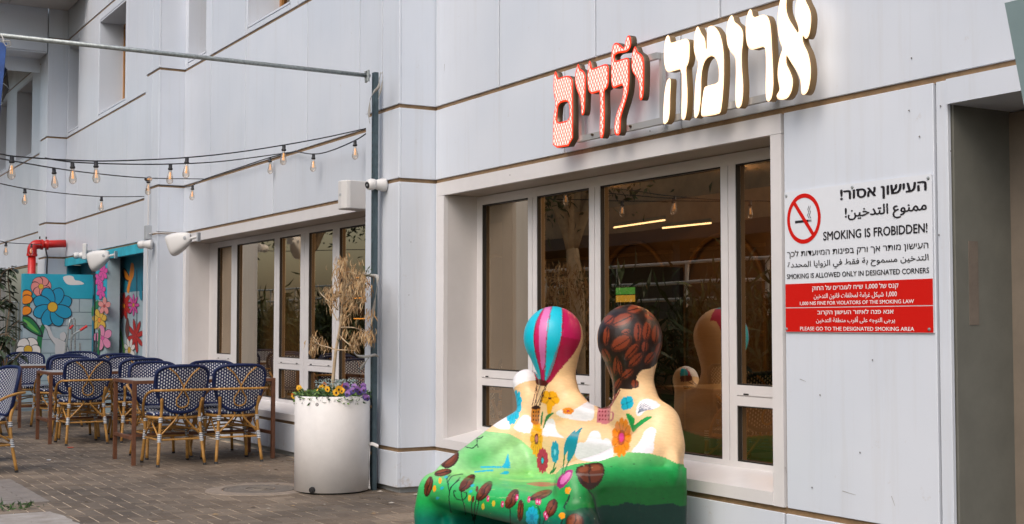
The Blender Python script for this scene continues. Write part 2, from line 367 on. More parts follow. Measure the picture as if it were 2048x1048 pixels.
# columns
for ci, xr in enumerate(cols):
    xl = xr - CW; xm = xl + CW * 0.5
    zs = [0.03] + ZJ + [ZTOP]
    for a, b in zip(zs[:-1], zs[1:]):
        pr = 0.012 if a < 0.1 else 0
        for (p, q) in ((xl, xm), (xm, xr)):
            bbox_('column_panel', PANEL, p + (0.006 if p == xm else -pr), q - (0.006 if q == xm else 0) + (pr if q == xr else 0), YCOL - pr, YCOL + 0.02, a + HJ, b - HJ, bev=0.003)
        bbox_('column_panel', PANEL, xr - 0.022, xr + pr, YCOL + 0.021, YF + 0.05, a + HJ, b - HJ, bev=0.002)
        bbox_('column_panel', PANEL, xl - pr, xl + 0.022, YCOL + 0.021, YF + 0.05, a + HJ, b - HJ, bev=0.002)
    backing.box(xl + 0.03 - off.x, xr - 0.03 - off.x, YCOL + 0.03 - off.y, YF + 0.04 - off.y, 0.0, ZTOP)
    for z in ZJ:
        channel.box(xl + 0.016 - off.x, xr - 0.016 - off.x, YCOL + 0.014 - off.y, YF + 0.03 - off.y, z - HJ - 0.004, z + HJ + 0.004)
def bay(xr, splits, opening, uppers, low_full=False, door=None):
    """xr = left edge of the column on the right; xl = right edge of the column on the left"""
    xl = xr - PITCH + CW
    for bi, (z0, z1) in enumerate(((2.34, 2.90), (2.90, 4.30))):
        xs = [xl] + [s for s in splits[bi] if xl < s < xr] + [xr]
        for a, b in zip(xs[:-1], xs[1:]): panel(a, b, z0, z1)
        back(xl, xr, z0, z1)
    # storey with tall narrow openings
    xs = sorted(set([xl, xr] + [q for u in uppers for q in u[:2]] + [s for s in splits[2] if xl < s < xr]))
    for a, b in zip(xs[:-1], xs[1:]):
        inside = any(u[0] - 1e-3 <= a and b <= u[1] + 1e-3 for u in uppers)
        if inside:
            panel(a, b, 4.30, 4.385); panel(a, b, 5.785, 5.92); back(a, b, 4.30, 4.39); back(a, b, 5.78, 5.92)
        else: panel(a, b, 4.30, 5.92); back(a, b, 4.30, 5.92)
    for a, b in uppers:
        jm = MB(); z0, z1 = 4.40, 5.77; y0, y1 = YF + 0.002, YF + 0.47
        for t in ((a - 0.012, a + 0.012, z0 - .02, z1 + .02), (b - 0.012, b + 0.012, z0 - .02, z1 + .02), (a, b, z0 - 0.02, z0), (a, b, z1, z1 + 0.02)):
            jm.box(t[0] - off.x, t[1] - off.x, y0 - off.y, y1 - off.y, t[2], t[3])
        jm.obj('upper_reveal', PANEL, bld)
        w = MB()
        for t in ((a, a + 0.07, z0, z1), (b - 0.07, b, z0, z1), (a + .07, b - .07, z0, z0 + 0.07), (a + .07, b - .07, z1 - 0.07, z1)):
            w.box(t[0] - off.x, t[1] - off.x, YF + 0.35 - off.y, YF + 0.42 - off.y, t[2], t[3])
        wo = w.obj('upper_window', WOODF, bld)
        MB().box(a + .07 - off.x, b - .07 - off.x, YF + 0.38 - off.y, YF + 0.385 - off.y, z0 + .07, z1 - .07).obj('pane', GLASSD, wo)
        backing.box(a - off.x, b - off.x, YF + 0.9 - off.y, YF + 0.95 - off.y, 4.3, 5.9)
    xs = [xl] + [s for s in splits[3] if xl < s < xr] + [xr]
    for a, b in zip(xs[:-1], xs[1:]): panel(a, b, 5.92, ZTOP)
    back(xl, xr, 5.92, ZTOP)
    # band with the ground floor opening
    if opening:
        a, b, z0, z1 = opening
        xs = [xl] + [s for s in splits[4] if xl < s < a] + [a - 0.07]
        if a - 0.07 - xl > 0.05:
            for p, q in zip(xs[:-1], xs[1:]): panel(p, q, 0.32, 2.34)
            back(xl, a - 0.05, 0.32, 2.34)
        xe = door or xr
        xs = [b + 0.09] + [s for s in splits[4] if b + .1 < s < xe] + [xe]
        if xe - b - 0.09 > 0.05:
            for p, q in zip(xs[:-1], xs[1:]): panel(p, q, 0.32, 2.34)
            back(b + 0.05, xe - (0.04 if door else 0), 0.32, 2.34)
    for z in ZJ: channel.box(xl - off.x, xr - off.x, YF + 0.012 - off.y, YF + 0.03 - off.y, z - HJ - 0.004, z + HJ + 0.004)
    if low_full:
        xe = door or xr
        xs = [xl] + [s for s in splits[5] if xl < s < xe] + [xe]
        for p, q in zip(xs[:-1], xs[1:]): panel(p, q, 0.03, 0.32)
        back(xl, xe - (0.04 if door else 0), 0.0, 0.33)
# near bay
XN = -2.335 - CW
nb_open = (-8.83, -5.18, 0.40, 2.225)
bay(XN, [[-7.15, -5.93], [-8.00, -6.79, -5.58, -4.37], [-7.4, -6.2, -5.0], [-8, -6.8, -5.6], [-4.10], [-7.6, -5.10, -4.10]], nb_open, [(-6.6, -5.6)], low_full=True, door=-4.02)
# middle bay
bay(cols[1] - CW, [[-12.54], [-14.60, -13.40, -11.64, -10.42], [-14.58, -13.42, -11.9, -10.9], [-14.6, -12.6, -11], [], [-14.5, -12.6, -11]], (-15.47, -9.72, 0.40, 2.225), [(-15.50, -14.79), (-13.36, -12.11), (-10.9, -10.1)], low_full=True)
# mural bay
bay(cols[2] - CW, [[-21.4, -20.0, -18.3], [-21.42, -20.08, -18.36, -17.2], [-21.4, -20.1, -18.4, -17.2], [-21, -19.5, -18], [], [-19.4]], (-22.2, -17.0, 0.0, 2.225), [(-22.2, -21.44), (-20.06, -18.49)])
# far bay
bay(cols[3] - CW, [[-28, -26.6, -25.2, -24], [-28.1, -27.0, -25.3, -24.0], [-27.0, -25.3, -24.1], [-27, -25.5, -24], [], [-26]], (-28.6, -23.3, 0.0, 2.225), [(-28.8, -28.0), (-26.9, -25.3)])
backing.obj('backing_wall', JOINT, bld); channel.obj('joint_channel', BRASS, bld)

# trims around the near opening and the far opening
SOFB = mat('soffit_paint', (0.34, 0.27, 0.21), 0.28, noise=0.08, nscale=3)  # brown bounce from the dark ground is put into the soffit colour
def opening_trim(a, b, z0, z1, left_reach, right_reach, paint=REVEAL):
    t = MB()
    t.box(left_reach - off.x, right_reach - off.x, YF - 0.004 - off.y, YF + 0.03 - off.y, z1, 2.34 - HJ)
    t.box(left_reach - off.x, a - off.x, YF - 0.004 - off.y, YF + 0.03 - off.y, 0.32 + HJ, z1 - 0.002)
    t.box(b - off.x, right_reach - off.x, YF - 0.004 - off.y, YF + 0.03 - off.y, 0.32 + HJ, z1 - 0.002)
    t.obj('opening_trim', FRAME, bld)
    r = MB(); y1 = YG + 0.05
    r.box(a - 0.03 - off.x, a - off.x, YF + 0.031 - off.y, y1 - off.y, 0.33, z1); r.obj('reveal', paint, bld); r = MB(); r.box(b - off.x, b + 0.03 - off.x, YF + 0.031 - off.y, y1 - off.y, 0.33, z1)
    r.obj('reveal', paint, bld)
    MB().box(a - 0.03 - off.x, b + 0.03 - off.x, YF + 0.031 - off.y, y1 - off.y, z1 + 0.001, z1 + 0.04).obj('soffit', SOFB, bld)
    s = MB(); x0, x1 = a - off.x, b - off.x
    poly = [(x0, YF - 0.008 - off.y, 0.337), (x0, YF - 0.008 - off.y, 0.402), (x0, YG + 0.0 - off.y, 0.462), (x0, YG + 0.08 - off.y, 0.462), (x0, YG + 0.08 - off.y, 0.337)]
    s.prism(poly, (x1 - x0, 0, 0)); s.obj('window_sill', FRAME, bld)
opening_trim(-8.83, -5.18, 0.40, 2.225, -8.955, -5.10)
opening_trim(-15.47, -9.72, 0.40, 2.225, -15.60, -9.60)

# window frames: mullion list with panes
def window(x0, x1, z0, z1, bays_, name='shop_window'):
    """bays_ = [(left, right, transom?)]; frame bars at YG"""
    cx = (x0 + x1) / 2
    w = MB(); ya, yb = YG - 0.03, YG + 0.04
    def bx(m, a, b, c, d, y0=ya, y1=yb): m.box(a - off.x, b - off.x, y0 - off.y, y1 - off.y, c, d)
    bx(w, x0, x1, z1 - 0.065, z1); bx(w, x0, x1, z0, z0 + 0.05)
    bx(w, x0, bays_[0][0], z0 + .05, z1 - .065); bx(w, bays_[-1][1], x1, z0 + .05, z1 - .065)
    wo = w.obj(name, FRAME, bld)
    for (l, r, t), (l2, r2, t2) in zip(bays_[:-1], bays_[1:]):
        m = MB(); mid = (r + l2) / 2
        bx(m, r, mid - 0.004, z0 + .05, z1 - .065); bx(m, mid + 0.004, l2, z0 + .05, z1 - .065); bx(m, mid - 0.004, mid + 0.004, z0 + .05, z1 - .065, ya + 0.012)
        m.obj('mullion', FRAME, wo)
    for l, r, t in bays_:
        spans = [(z0 + .05, z1 - .065)] if not t else [(z0 + .05, 0.80), (0.915, z1 - .065)]
        if t:
            m = MB(); bx(m, l, r, 0.80, 0.8525); bx(m, l, r, 0.8585, 0.915); bx(m, l, r, .8525, .8585, ya + .01); mo = m.obj('transom', FRAME, wo)
            d = MB(); bx(d, l + 0.06, l + 0.10, 0.862, 0.870, ya - 0.003, ya + 0.01); d.obj('drain_slot', GASKET, wo); d = MB()
            bx(d, r - 0.10, r - 0.06, 0.862, 0.870, ya - 0.003, ya + 0.01); d.obj('drain_slot', GASKET, wo)
        for a, b in spans:
            g = MB(); e = 0.008
            bx(g, l, r, a, a + e, ya + .004, YG); bx(g, l, r, b - e, b, ya + .004, YG); bx(g, l, l + e, a + e, b - e, ya + .004, YG); bx(g, r - e, r, a + e, b - e, ya + .004, YG)
            g.obj('gasket', GASKET, wo)
            p = MB(); p.face([(l + e - off.x, YG + .002 - off.y, a + e), (r - e - off.x, YG + .002 - off.y, a + e), (r - e - off.x, YG + .002 - off.y, b - e), (l + e - off.x, YG + .002 - off.y, b - e)])
            p.obj('pane', GLASS, wo)
    return wo
window(-8.83, -5.18, 0.44, 2.222, [(-8.75, -8.075, True), (-7.955, -7.29, True), (-7.16, -5.93, False), (-5.80, -5.24, True)])
window(-15.47, -9.72, 0.44, 2.222, [(-15.17, -14.65, True), (-14.46, -13.25, False), (-13.10, -12.50, True), (-12.28, -11.67, True), (-11.51, -10.3, False), (-10.15, -9.78, True)])
# left jamb filler of the middle window
# doorway recess at the right
JAMB = mat('jamb_grey', (0.15, 0.15, 0.13), 0.6, noise=0.12, nscale=5)
dr = MB(); dr.box(-4.05 - off.x, -4.02 - off.x, YF + 0.03 - off.y, 5.0 - off.y, 0.0, 2.22); dr.obj('door_jamb', JAMB, bld)
ds = MB()
ds.box(-4.015 - off.x, XN - off.x, YF - 0.02 - off.y, 5.05 - off.y, 2.215, 2.325); ds.obj('door_fascia', PANEL, bld)
dk = mat('door_frame_brown', (0.20, 0.165, 0.13), 0.5, noise=0.1)
fr = MB(); fr.box(-4.02 - off.x, -3.90 - off.x, 4.95 - off.y, 5.03 - off.y, 0, 2.21); fr.box(-3.90 - off.x, XN - off.x, 4.95 - off.y, 5.03 - off.y, 2.10, 2.21)
fo = fr.obj('door_frame', dk, bld)
MB().box(-3.89 - off.x, XN - off.x, 4.98 - off.y, 5.02 - off.y, 0.02, 2.09).obj('door_leaf', mat('door_leaf', (0.24, 0.225, 0.20), 0.5), bld)
# patched repair marks on the jamb
PATCH = mat('primer_patch', (0.165, 0.135, 0.11), 0.8, noise=0.2)
for (y0, y1, z0, z1) in ((4.67, 4.73, 1.25, 1.62),):
    MB().box(-4.02 - off.x, -4.018 - off.x, y0 - off.y, y1 - off.y, z0, z1).obj('primer_patch', PATCH, bld)
# grey joint above the pole, at mid column, is part of the backing. Rear volume of the building:
rear = MB(); rear.box(-32 - off.x, 0 - off.x, 11.2 - off.y, 11.4 - off.y, 0, ZTOP); rear.box(-32 - off.x, 0 - off.x, 4.72 - off.y, 11.2 - off.y, ZTOP, ZTOP + .2)
rear.obj('rear_wall', mat('rear_wall', (0.3, 0.25, 0.2), 0.8), bld)
# overhanging storey at the far end: ceiling, beam
SOFF = mat('overhang_panel', (0.50, 0.47, 0.45), 0.45, noise=0.05, nscale=2)
xb = -22.30
for i, (a, b) in enumerate(((-22.27, -21.6), (-21.58, -20.8))):
    for (c, d) in ((2.6, 3.6), (3.615, 4.545)):
        bbox_('ceiling_panel', SOFF, a, b, c, d, 6.40, 6.43, bev=0.003)
bm_ = MB(); bm_.box(-22.3 - off.x, -20.78 - off.x, 2.6 - off.y, 4.56 - off.y, 6.435, 6.6); bm_.obj('overhang_slab', BRASS, bld)
for (c, d) in ((2.6, 3.4), (3.42, 4.24)):
    bbox_('beam_panel', PANEL, xb - 0.03, xb, c, d, 5.70, 6.43, bev=0.003)
bbox_('beam_panel', PANEL, xb - 0.6, xb - 0.031, 2.6, 4.24, 5.68, 5.70)
bbox_('beam_panel', PANEL, xb - 0.63, xb - 0.6, 2.6, 4.24, 5.45, 6.385)
bbox_('beam_backing', BRASS, xb - 0.59, xb - 0.032, 2.6, 4.235, 5.72, 6.36)
for (a, b) in ((-29.5, -27.2), (-27.18, -25.1), (-25.08, -22.94)):
    for (c, d) in ((2.6, 3.6), (3.62, 4.545)):
        bbox_('ceiling_panel', SOFF, a, b, c, d, 6.40, 6.43)

FIX = mat('dark_fixing', (0.12, 0.11, 0.10), 0.6)
for (x, y) in ((1818, 221), (1839, 273), (1881, 212), (1823, 116), (1902, 302), (1878, 470), (1020, 350), (1070, 320), (1300, 262), (1720, 905), (1745, 720), (1624, 975), (1640, 790), (818, 590), (822, 484)):
    p = onY(x, y, YF - .004 if x > 870 else YCOL - .002)
    MB().lathe([(0, 0.002), (.003, 0.002), (.004, 0)], seg=8, Mx=Matrix.Rotation(R(90), 3, 'X')).obj('screw', FIX, bld).location = p - off
for (x0, y0, x1, y1) in ((1685, 982, 1712, 990), (1571, 934, 1573, 946), (1783, 992, 1790, 1012), (842, 45, 843, 62), (889, 128, 889, 142), (1600, 758, 1612, 763)):
    a, b = onY(x0, y0, YF - .0006), onY(x1, y1, YF - .0006); d = (b - a).normalized(); w_ = Vector((-d.z, 0, d.x)) * .0012
    MB().prism([a - off - w_, b - off - w_ * .3, b - off + w_ * .3, a - off + w_], (0, -.0008, 0)).obj('scratch', mat('scratch_grey', (0.28, 0.26, 0.24), .7), bld)

# ------------------------------------------------------------------ interior of the cafe
INW = mat('interior_wall', (0.20, 0.125, 0.07), 0.7, noise=0.15, nscale=2); INF = mat('interior_floor', (0.12, 0.09, 0.065), 0.45)
INC = mat('interior_ceiling', (0.07, 0.055, 0.045), 0.8)
ii = MB(); ii.box(-24 - off.x, -4.1 - off.x, 9.6 - off.y, 9.7 - off.y, 0.02, 2.9); ii.box(-4.12 - off.x, -4.06 - off.x, 5.06 - off.y, 9.6 - off.y, 0.02, 2.9); ii.box(-24.0 - off.x, -23.92 - off.x, 5.2 - off.y, 9.6 - off.y, 0.02, 2.9)
ii.obj('interior_wall', INW, bld)
MB().box(-24 - off.x, -4.12 - off.x, 5.13 - off.y, 9.6 - off.y, -0.02, 0.02).obj('interior_floor', INF, bld)
MB().box(-24 - off.x, -4.12 - off.x, 4.98 - off.y, 9.6 - off.y, 2.75, 2.85).obj('interior_ceiling', INC, bld)
ARCH = mat('arch_trim', (0.30, 0.18, 0.07), 0.5)
for i in range(11):
    cx = -22.0 + i * 1.72
    pts = [Vector((cx - 0.72, 9.55, 0.05)), Vector((cx - 0.72, 9.55, 1.55))] + [Vector((cx - 0.72 * math.cos(a), 9.55, 1.55 + 0.72 * math.sin(a))) for a in [PI * k / 14 for k in range(15)]] + [Vector((cx + 0.72, 9.55, 0.05))]
    MB().tube([p - off for p in pts], 0.028, 6).obj('wall_arch', ARCH, bld)
# partition panels behind the first panes
PART = mat('pale_partition', (0.34, 0.36, 0.35), 0.6, noise=0.05)
MB().box(-14.9 - off.x, -13.6 - off.x, 5.25 - off.y, 5.3 - off.y, 0.02, 2.7).obj('partition', PART, bld)
MB().box(-8.9 - off.x, -7.95 - off.x, 5.10 - off.y, 5.15 - off.y, 0.02, 2.7).obj('roller_blind', mat('grey_blind', (0.085, 0.07, 0.053), 0.7), bld)
MB().box(-15.5 - off.x, -14.8 - off.x, 5.10 - off.y, 5.15 - off.y, 0.02, 2.7).obj('roller_blind', MATS['grey_blind'], bld)
LAMPM = mat('lamp_glow', (1, 0.8, 0.55), 0.5, emit=(1.0, 0.70, 0.36), estr=12)
spots = [(-7.6, 6.0), (-6.3, 6.0), (-8.6, 7.4), (-7.0, 7.6), (-11.0, 6.2), (-12.6, 6.2), (-14.0, 6.2), (-11.8, 8.0), (-9.8, 8.2), (-5.2, 7.4)]
for i, (x, y) in enumerate(spots):
    t = thing('ceiling_lamp', 'small round warm ceiling lamp glowing inside the cafe', 'ceiling lamp', (x, y, 2.75), group='warm round lamps on the cafe ceiling')
    MB().lathe([(0.0, -0.02), (0.055, -0.02), (0.06, 0.0)], seg=16).obj('lens', LAMPM, t); MB().lathe([(0.06, -0.03), (0.085, -0.03), (0.085, 0.0)], seg=16).obj('rim', BLACK, t)
    ld = bpy.data.lights.new('lamp_light', 'POINT'); ld.energy = 12; ld.color = (1.0, 0.66, 0.36); ld.shadow_soft_size = 0.08
    lo = bpy.data.objects.new('lamp_light', ld); COL.objects.link(lo); lo.parent = t; lo.location = (0, 0, -0.1)
TUBE = mat('tube_glow', (1, 1, 1), 0.5, emit=(1, 0.82, 0.6), estr=3.2)
for i, (qa, qb) in enumerate((((1228, 455), (1330, 440)), ((1325, 456), (1422, 446)))):
    a, b = onY(*qa, 8.9), onY(*qb, 9.1); m_ = (a + b) / 2
    t = thing('tube_lamp', ['long white tube lamp on the cafe ceiling, the one nearer the column', 'long white tube lamp on the cafe ceiling, the one nearer the smoking sign'][i], 'ceiling lamp', m_)
    MB().tube([a - m_, b - m_], 0.010, 8).obj('tube', TUBE, t); MB().tube([a - m_ + Vector((0, 0, .035)), b - m_ + Vector((0, 0, .035))], 0.018, 6).obj('housing', BLACK, t)
fg = thing('display_fridge', 'small fridge with a green lit front standing against the back wall of the cafe', 'fridge', (-12.78, 9.25, 0.02))
MB().box(-0.45, 0.45, -0.25, 0.25, 0, 1.9).obj('body', BLACK, fg); 
fm = mat('fridge_front', (0.1, 0.5, 0.2), 0.4, emit=(0.25, 0.8, 0.25), estr=1.2)
for kx in range(3):
    for kz in range(2): MB().box(-0.19 + kx * .13, -0.07 + kx * .13, -0.26, -0.252, 1.50 + kz * .09, 1.58 + kz * .09).obj('lit_shelf', mat('fridge_a', (0.1, 0.5, 0.2), 0.4, emit=(0.1, 0.45, 0.12), estr=.8) if kz else mat('fridge_b', (0.6, 0.5, 0.1), 0.4, emit=(0.7, 0.5, 0.1), estr=.8), fg)
ct = thing('service_counter', 'wooden counter with orange lit shelves inside behind the middle window', 'counter', (-19.5, 8.6, 0.02))
MB().box(-1.6, 1.6, -0.3, 0.3, 0, 1.05).obj('base', mat('counter_wood', (0.25, 0.13, 0.06), 0.5), ct); MB().box(-1.65, 1.65, -0.35, 0.35, 1.05, 1.09).obj('counter_top', mat('counter_top', (0.4, 0.33, 0.26), 0.3), ct)
for z in (1.35, 1.7, 2.05):
    MB().box(-1.6, 1.6, 0.45, 0.75, z, z + 0.03).obj('shelf', MATS['counter_wood'], ct); MB().box(-1.5, 1.5, 0.50, 0.52, z - 0.02, z - 0.003).obj('shelf_light', mat('shelf_glow', (1, .6, .2), 0.5, emit=(1.0, 0.5, 0.13), estr=2), ct)
    for q in range(9):
        MB().lathe([(0.0, 0), (0.05, 0), (0.05, 0.12), (0.02, 0.16), (0.0, 0.16)], seg=8, c=(-1.4 + q * .34 + random.uniform(-.05, .05), 0.6, z + 0.031)).obj('jar', mat('jar_%d' % (q % 3), [(0.5, 0.1, 0.05), (0.1, 0.2, 0.4), (0.5, 0.4, 0.15)][q % 3], 0.3), ct)

# ------------------------------------------------------------------ what stands across the street (seen only in the glass)
STONE = mat('beige_stone', (0.42, 0.28, 0.16), 0.85, noise=0.25, nscale=1.6, bump=0.3, bscale=12)
sb = thing('stone_building', 'beige stone building across the street, mirrored in the cafe window', 'building', (-22, -11, 0))
w_ = MB(); w_.box(-22, 16, -4, 0, 3.75, 9.0); w_.box(-22, 16, -4, -2.2, 0, 3.75); w_.obj('wall', STONE, sb)
MB().box(-22, 16, -2.19, 0.3, 3.4, 3.745).obj('canopy', mat('dark_canopy', (0.06, 0.05, 0.045), 0.7), sb)
for i in range(10):
    MB().box(-20 + i * 3.6, -19.7 + i * 3.6, -0.5, -0.2, 0, 3.39).obj('post', MATS['dark_canopy'], sb)
    wf = MB().box(-19 + i * 3.6, -17.6 + i * 3.6, 0.0, 0.05, 5.4, 7.0).obj('window', GASKET, sb); MB().box(-18.9 + i * 3.6, -17.7 + i * 3.6, 0.05, 0.06, 5.5, 6.9).obj('pane', GLASSD, wf)
MB().box(-22, 16, -2.19, -2.15, 0.5, 3.3).obj('shop_front', mat('shop_front', (0.10, 0.085, 0.07), 0.5), sb)
tw = thing('retaining_wall', 'low stone retaining wall below the street railing, mirrored in the cafe window', 'wall', (-30, -4.5, 0))
MB().box(-20, 24, -6.5, 0, 0, 1.35).obj('stone', STONE, tw)
RAILW = mat('railing_paint', (0.62, 0.62, 0.60), 0.5)
rl = thing('street_railing', 'grey metal street railing above the low stone wall, mirrored in the cafe window', 'railing', (-30, -4.6, 1.35))
for i in range(22): MB().tube([(-20 + i * 2.1, 0, 0), (-20 + i * 2.1, 0, 1.0)], 0.035, 8).obj('post', RAILW, rl)
for z in (0.35, 0.65, 1.0): MB().tube([(-20, 0, z), (26, 0, z)], 0.03, 8).obj('rail', RAILW, rl)
def leaf_mb(n, cfun, size, mats_n=2, droop=0.3, aspect=0.35):
    mb = MB()
    for i in range(n):
        c = Vector(cfun()); a = random.uniform(0, 2 * PI); e = random.uniform(-0.9, 0.6) - droop
        d = Vector((math.cos(a) * math.cos(e), math.sin(a) * math.cos(e), math.sin(e))); s = size * random.uniform(0.6, 1.3)
        sd_ = d.cross(Vector((random.uniform(-1, 1), random.uniform(-1, 1), random.uniform(-1, 1)))).normalized() * s * aspect
        nrm = d.cross(sd_).normalized() * s * 0.1
        mb.v += [tuple(c), tuple(c + d * s * .5 + sd_ * .5 + nrm), tuple(c + d * s), tuple(c + d * s * .5 - sd_ * .5 + nrm)]
        k = len(mb.v) - 4; mb.f.append((k, k + 1, k + 2, k + 3)); mb.m.append(i % mats_n)
    return mb
LEAF = [mat('leaf_mid', (0.05, 0.085, 0.025), 0.5, noise=0.3), mat('leaf_dark', (0.025, 0.05, 0.018), 0.5, noise=0.3)]
BARK = mat('bark', (0.20, 0.14, 0.09), 0.9, noise=0.3, nscale=12, bump=0.5)
BARKL = mat('pale_bark', (0.50, 0.38, 0.25), 0.8, noise=0.3, nscale=6, bump=0.3)
def tree(x, y, h, label, crown=1.6, r=0.14):
    t = thing('street_tree', label, 'tree', (x, y, 0), group='trees across the street')
    tr = MB(); tr.tube(smooth_path([(0, 0, 0), (0.05, 0, h * .25), (-0.05, 0.02, h * .5)], 4), [r * (1 - .04 * i) for i in range(9)], 10)
    tops = []
    for k in range(5):
        a = k * 1.25 + x; e = Vector((math.cos(a) * crown * .6, math.sin(a) * crown * .5, h * (.75 + .05 * k)))
        tr.tube(smooth_path([(-0.05, .02, h * .48), e * .45 + Vector((0, 0, h * .3)), e], 4), [r * .7 * (1 - .09 * i) for i in range(9)], 8); tops.append(e)
    tr.obj('trunk', BARKL, t, smooth=True)
    def cf():
        e = random.choice(tops); return e + Vector([random.gauss(0, crown * .35), random.gauss(0, crown * .3), random.gauss(0, .45)])
    leaf_mb(5000, cf, 0.17).obj('crown', LEAF, t)
tree(-17.0, -1.3, 5.0, 'pale trunked street tree, mirrored in the second pane from the boxed column')
tree(-13.5, -3.6, 5.5, 'tall leafy street tree, mirrored in the widest pane of the near window', 2.0)
tree(-33, -3.2, 6, 'broad leafy street tree, mirrored in the middle window', 2.4)
tree(-40, -3.0, 6, 'second leafy street tree, mirrored in the middle window farther along', 2.4)
tree(-25.5, -3.4, 5.5, 'leafy street tree, mirrored beside the last pane of the near window', 2.0)
for i in range(20):
    x = -48 + i * 1.95; y = -3.4 + 0.4 * math.sin(i * 3)
    b = thing('bush', 'spiky green bush in front of the low stone wall, mirrored in the cafe window', 'bush', (x, y, 0), group='bushes in front of the low stone wall')
    leaf_mb(900, lambda: (random.gauss(0, .45), random.gauss(0, .35), abs(random.gauss(.85, .45))), 0.46, droop=-0.9, aspect=.12).obj('foliage', LEAF, b)
lawn = MB().box(-34, -8, -4.45, -2.0, -0.01, 0.03).obj('lawn', mat('lawn', (0.05, 0.09, 0.02), 0.9, noise=0.4, nscale=20), kind='structure')

# ------------------------------------------------------------------ lit letters over the window
def white_face():
    return mat('lit_white_acrylic', (0.9, 0.88, 0.84), 0.4, emit=(1.0, 0.93, 0.85), estr=.70)
def red_lattice():
    m = bpy.data.materials.new('lit_red_lattice'); m.use_nodes = True; nt = m.node_tree; b = nt.nodes['Principled BSDF']; N = nt.nodes.new; L = nt.links.new
    t = N('ShaderNodeTexCoord'); s = N('ShaderNodeSeparateXYZ'); L(t.outputs['Object'], s.inputs[0])
    outs = []
    for sg in (1, -1):
        a = N('ShaderNodeMath'); a.operation = 'MULTIPLY_ADD'; a.inputs[1].default_value = 0.62 * sg; L(s.outputs[2], a.inputs[0]); L(s.outputs[0], a.inputs[2])
        k = N('ShaderNodeMath'); k.operation = 'MULTIPLY'; k.inputs[1].default_value = 34; L(a.outputs[0], k.inputs[0])
        f = N('ShaderNodeMath'); f.operation = 'PINGPONG'; f.inputs[1].default_value = 0.5; L(k.outputs[0], f.inputs[0]); outs.append(f.outputs[0])
    mn = N('ShaderNodeMath'); mn.operation = 'MINIMUM'; L(outs[0], mn.inputs[0]); L(outs[1], mn.inputs[1])
    r = N('ShaderNodeMapRange'); r.inputs[1].default_value = 0.07; r.inputs[2].default_value = 0.17; L(mn.outputs[0], r.inputs[0])
    mx = N('ShaderNodeMixRGB'); mx.inputs[1].default_value = (0.88, 0.06, 0.012, 1); mx.inputs[2].default_value = (1.0, 0.80, 0.70, 1); L(r.outputs[0], mx.inputs[0])
    L(mx.outputs[0], b.inputs['Emission Color']); b.inputs['Emission Strength'].default_value = 1.0; b.inputs['Base Color'].default_value = (0.08, 0.01, 0.006, 1); return m
REDL = red_lattice(); REDE = mat('lit_red_edge', (0.2, 0.01, 0.005), 0.4, emit=(1.0, 0.05, 0.010), estr=.85)
WHL = white_face(); SIDE = mat('letter_side_bronze', (0.10, 0.07, 0.045), 0.4, metal=0.6, noise=0.2, nscale=10); SIDEW = mat('letter_side_amber', (0.13, 0.085, 0.04), 0.4, emit=(1.0, 0.5, 0.12), estr=.03)  # amber halo light put into the white letters' sides as weak emission
EDGEW = mat('lit_warm_edge', (0.8, 0.6, 0.35), 0.4, emit=(1.0, 0.66, 0.40), estr=1.1)
L1 = (1090, 50, 4.0318); L2 = (1310, 0, 4.0333); L3 = (1440, 0, 4.3667)
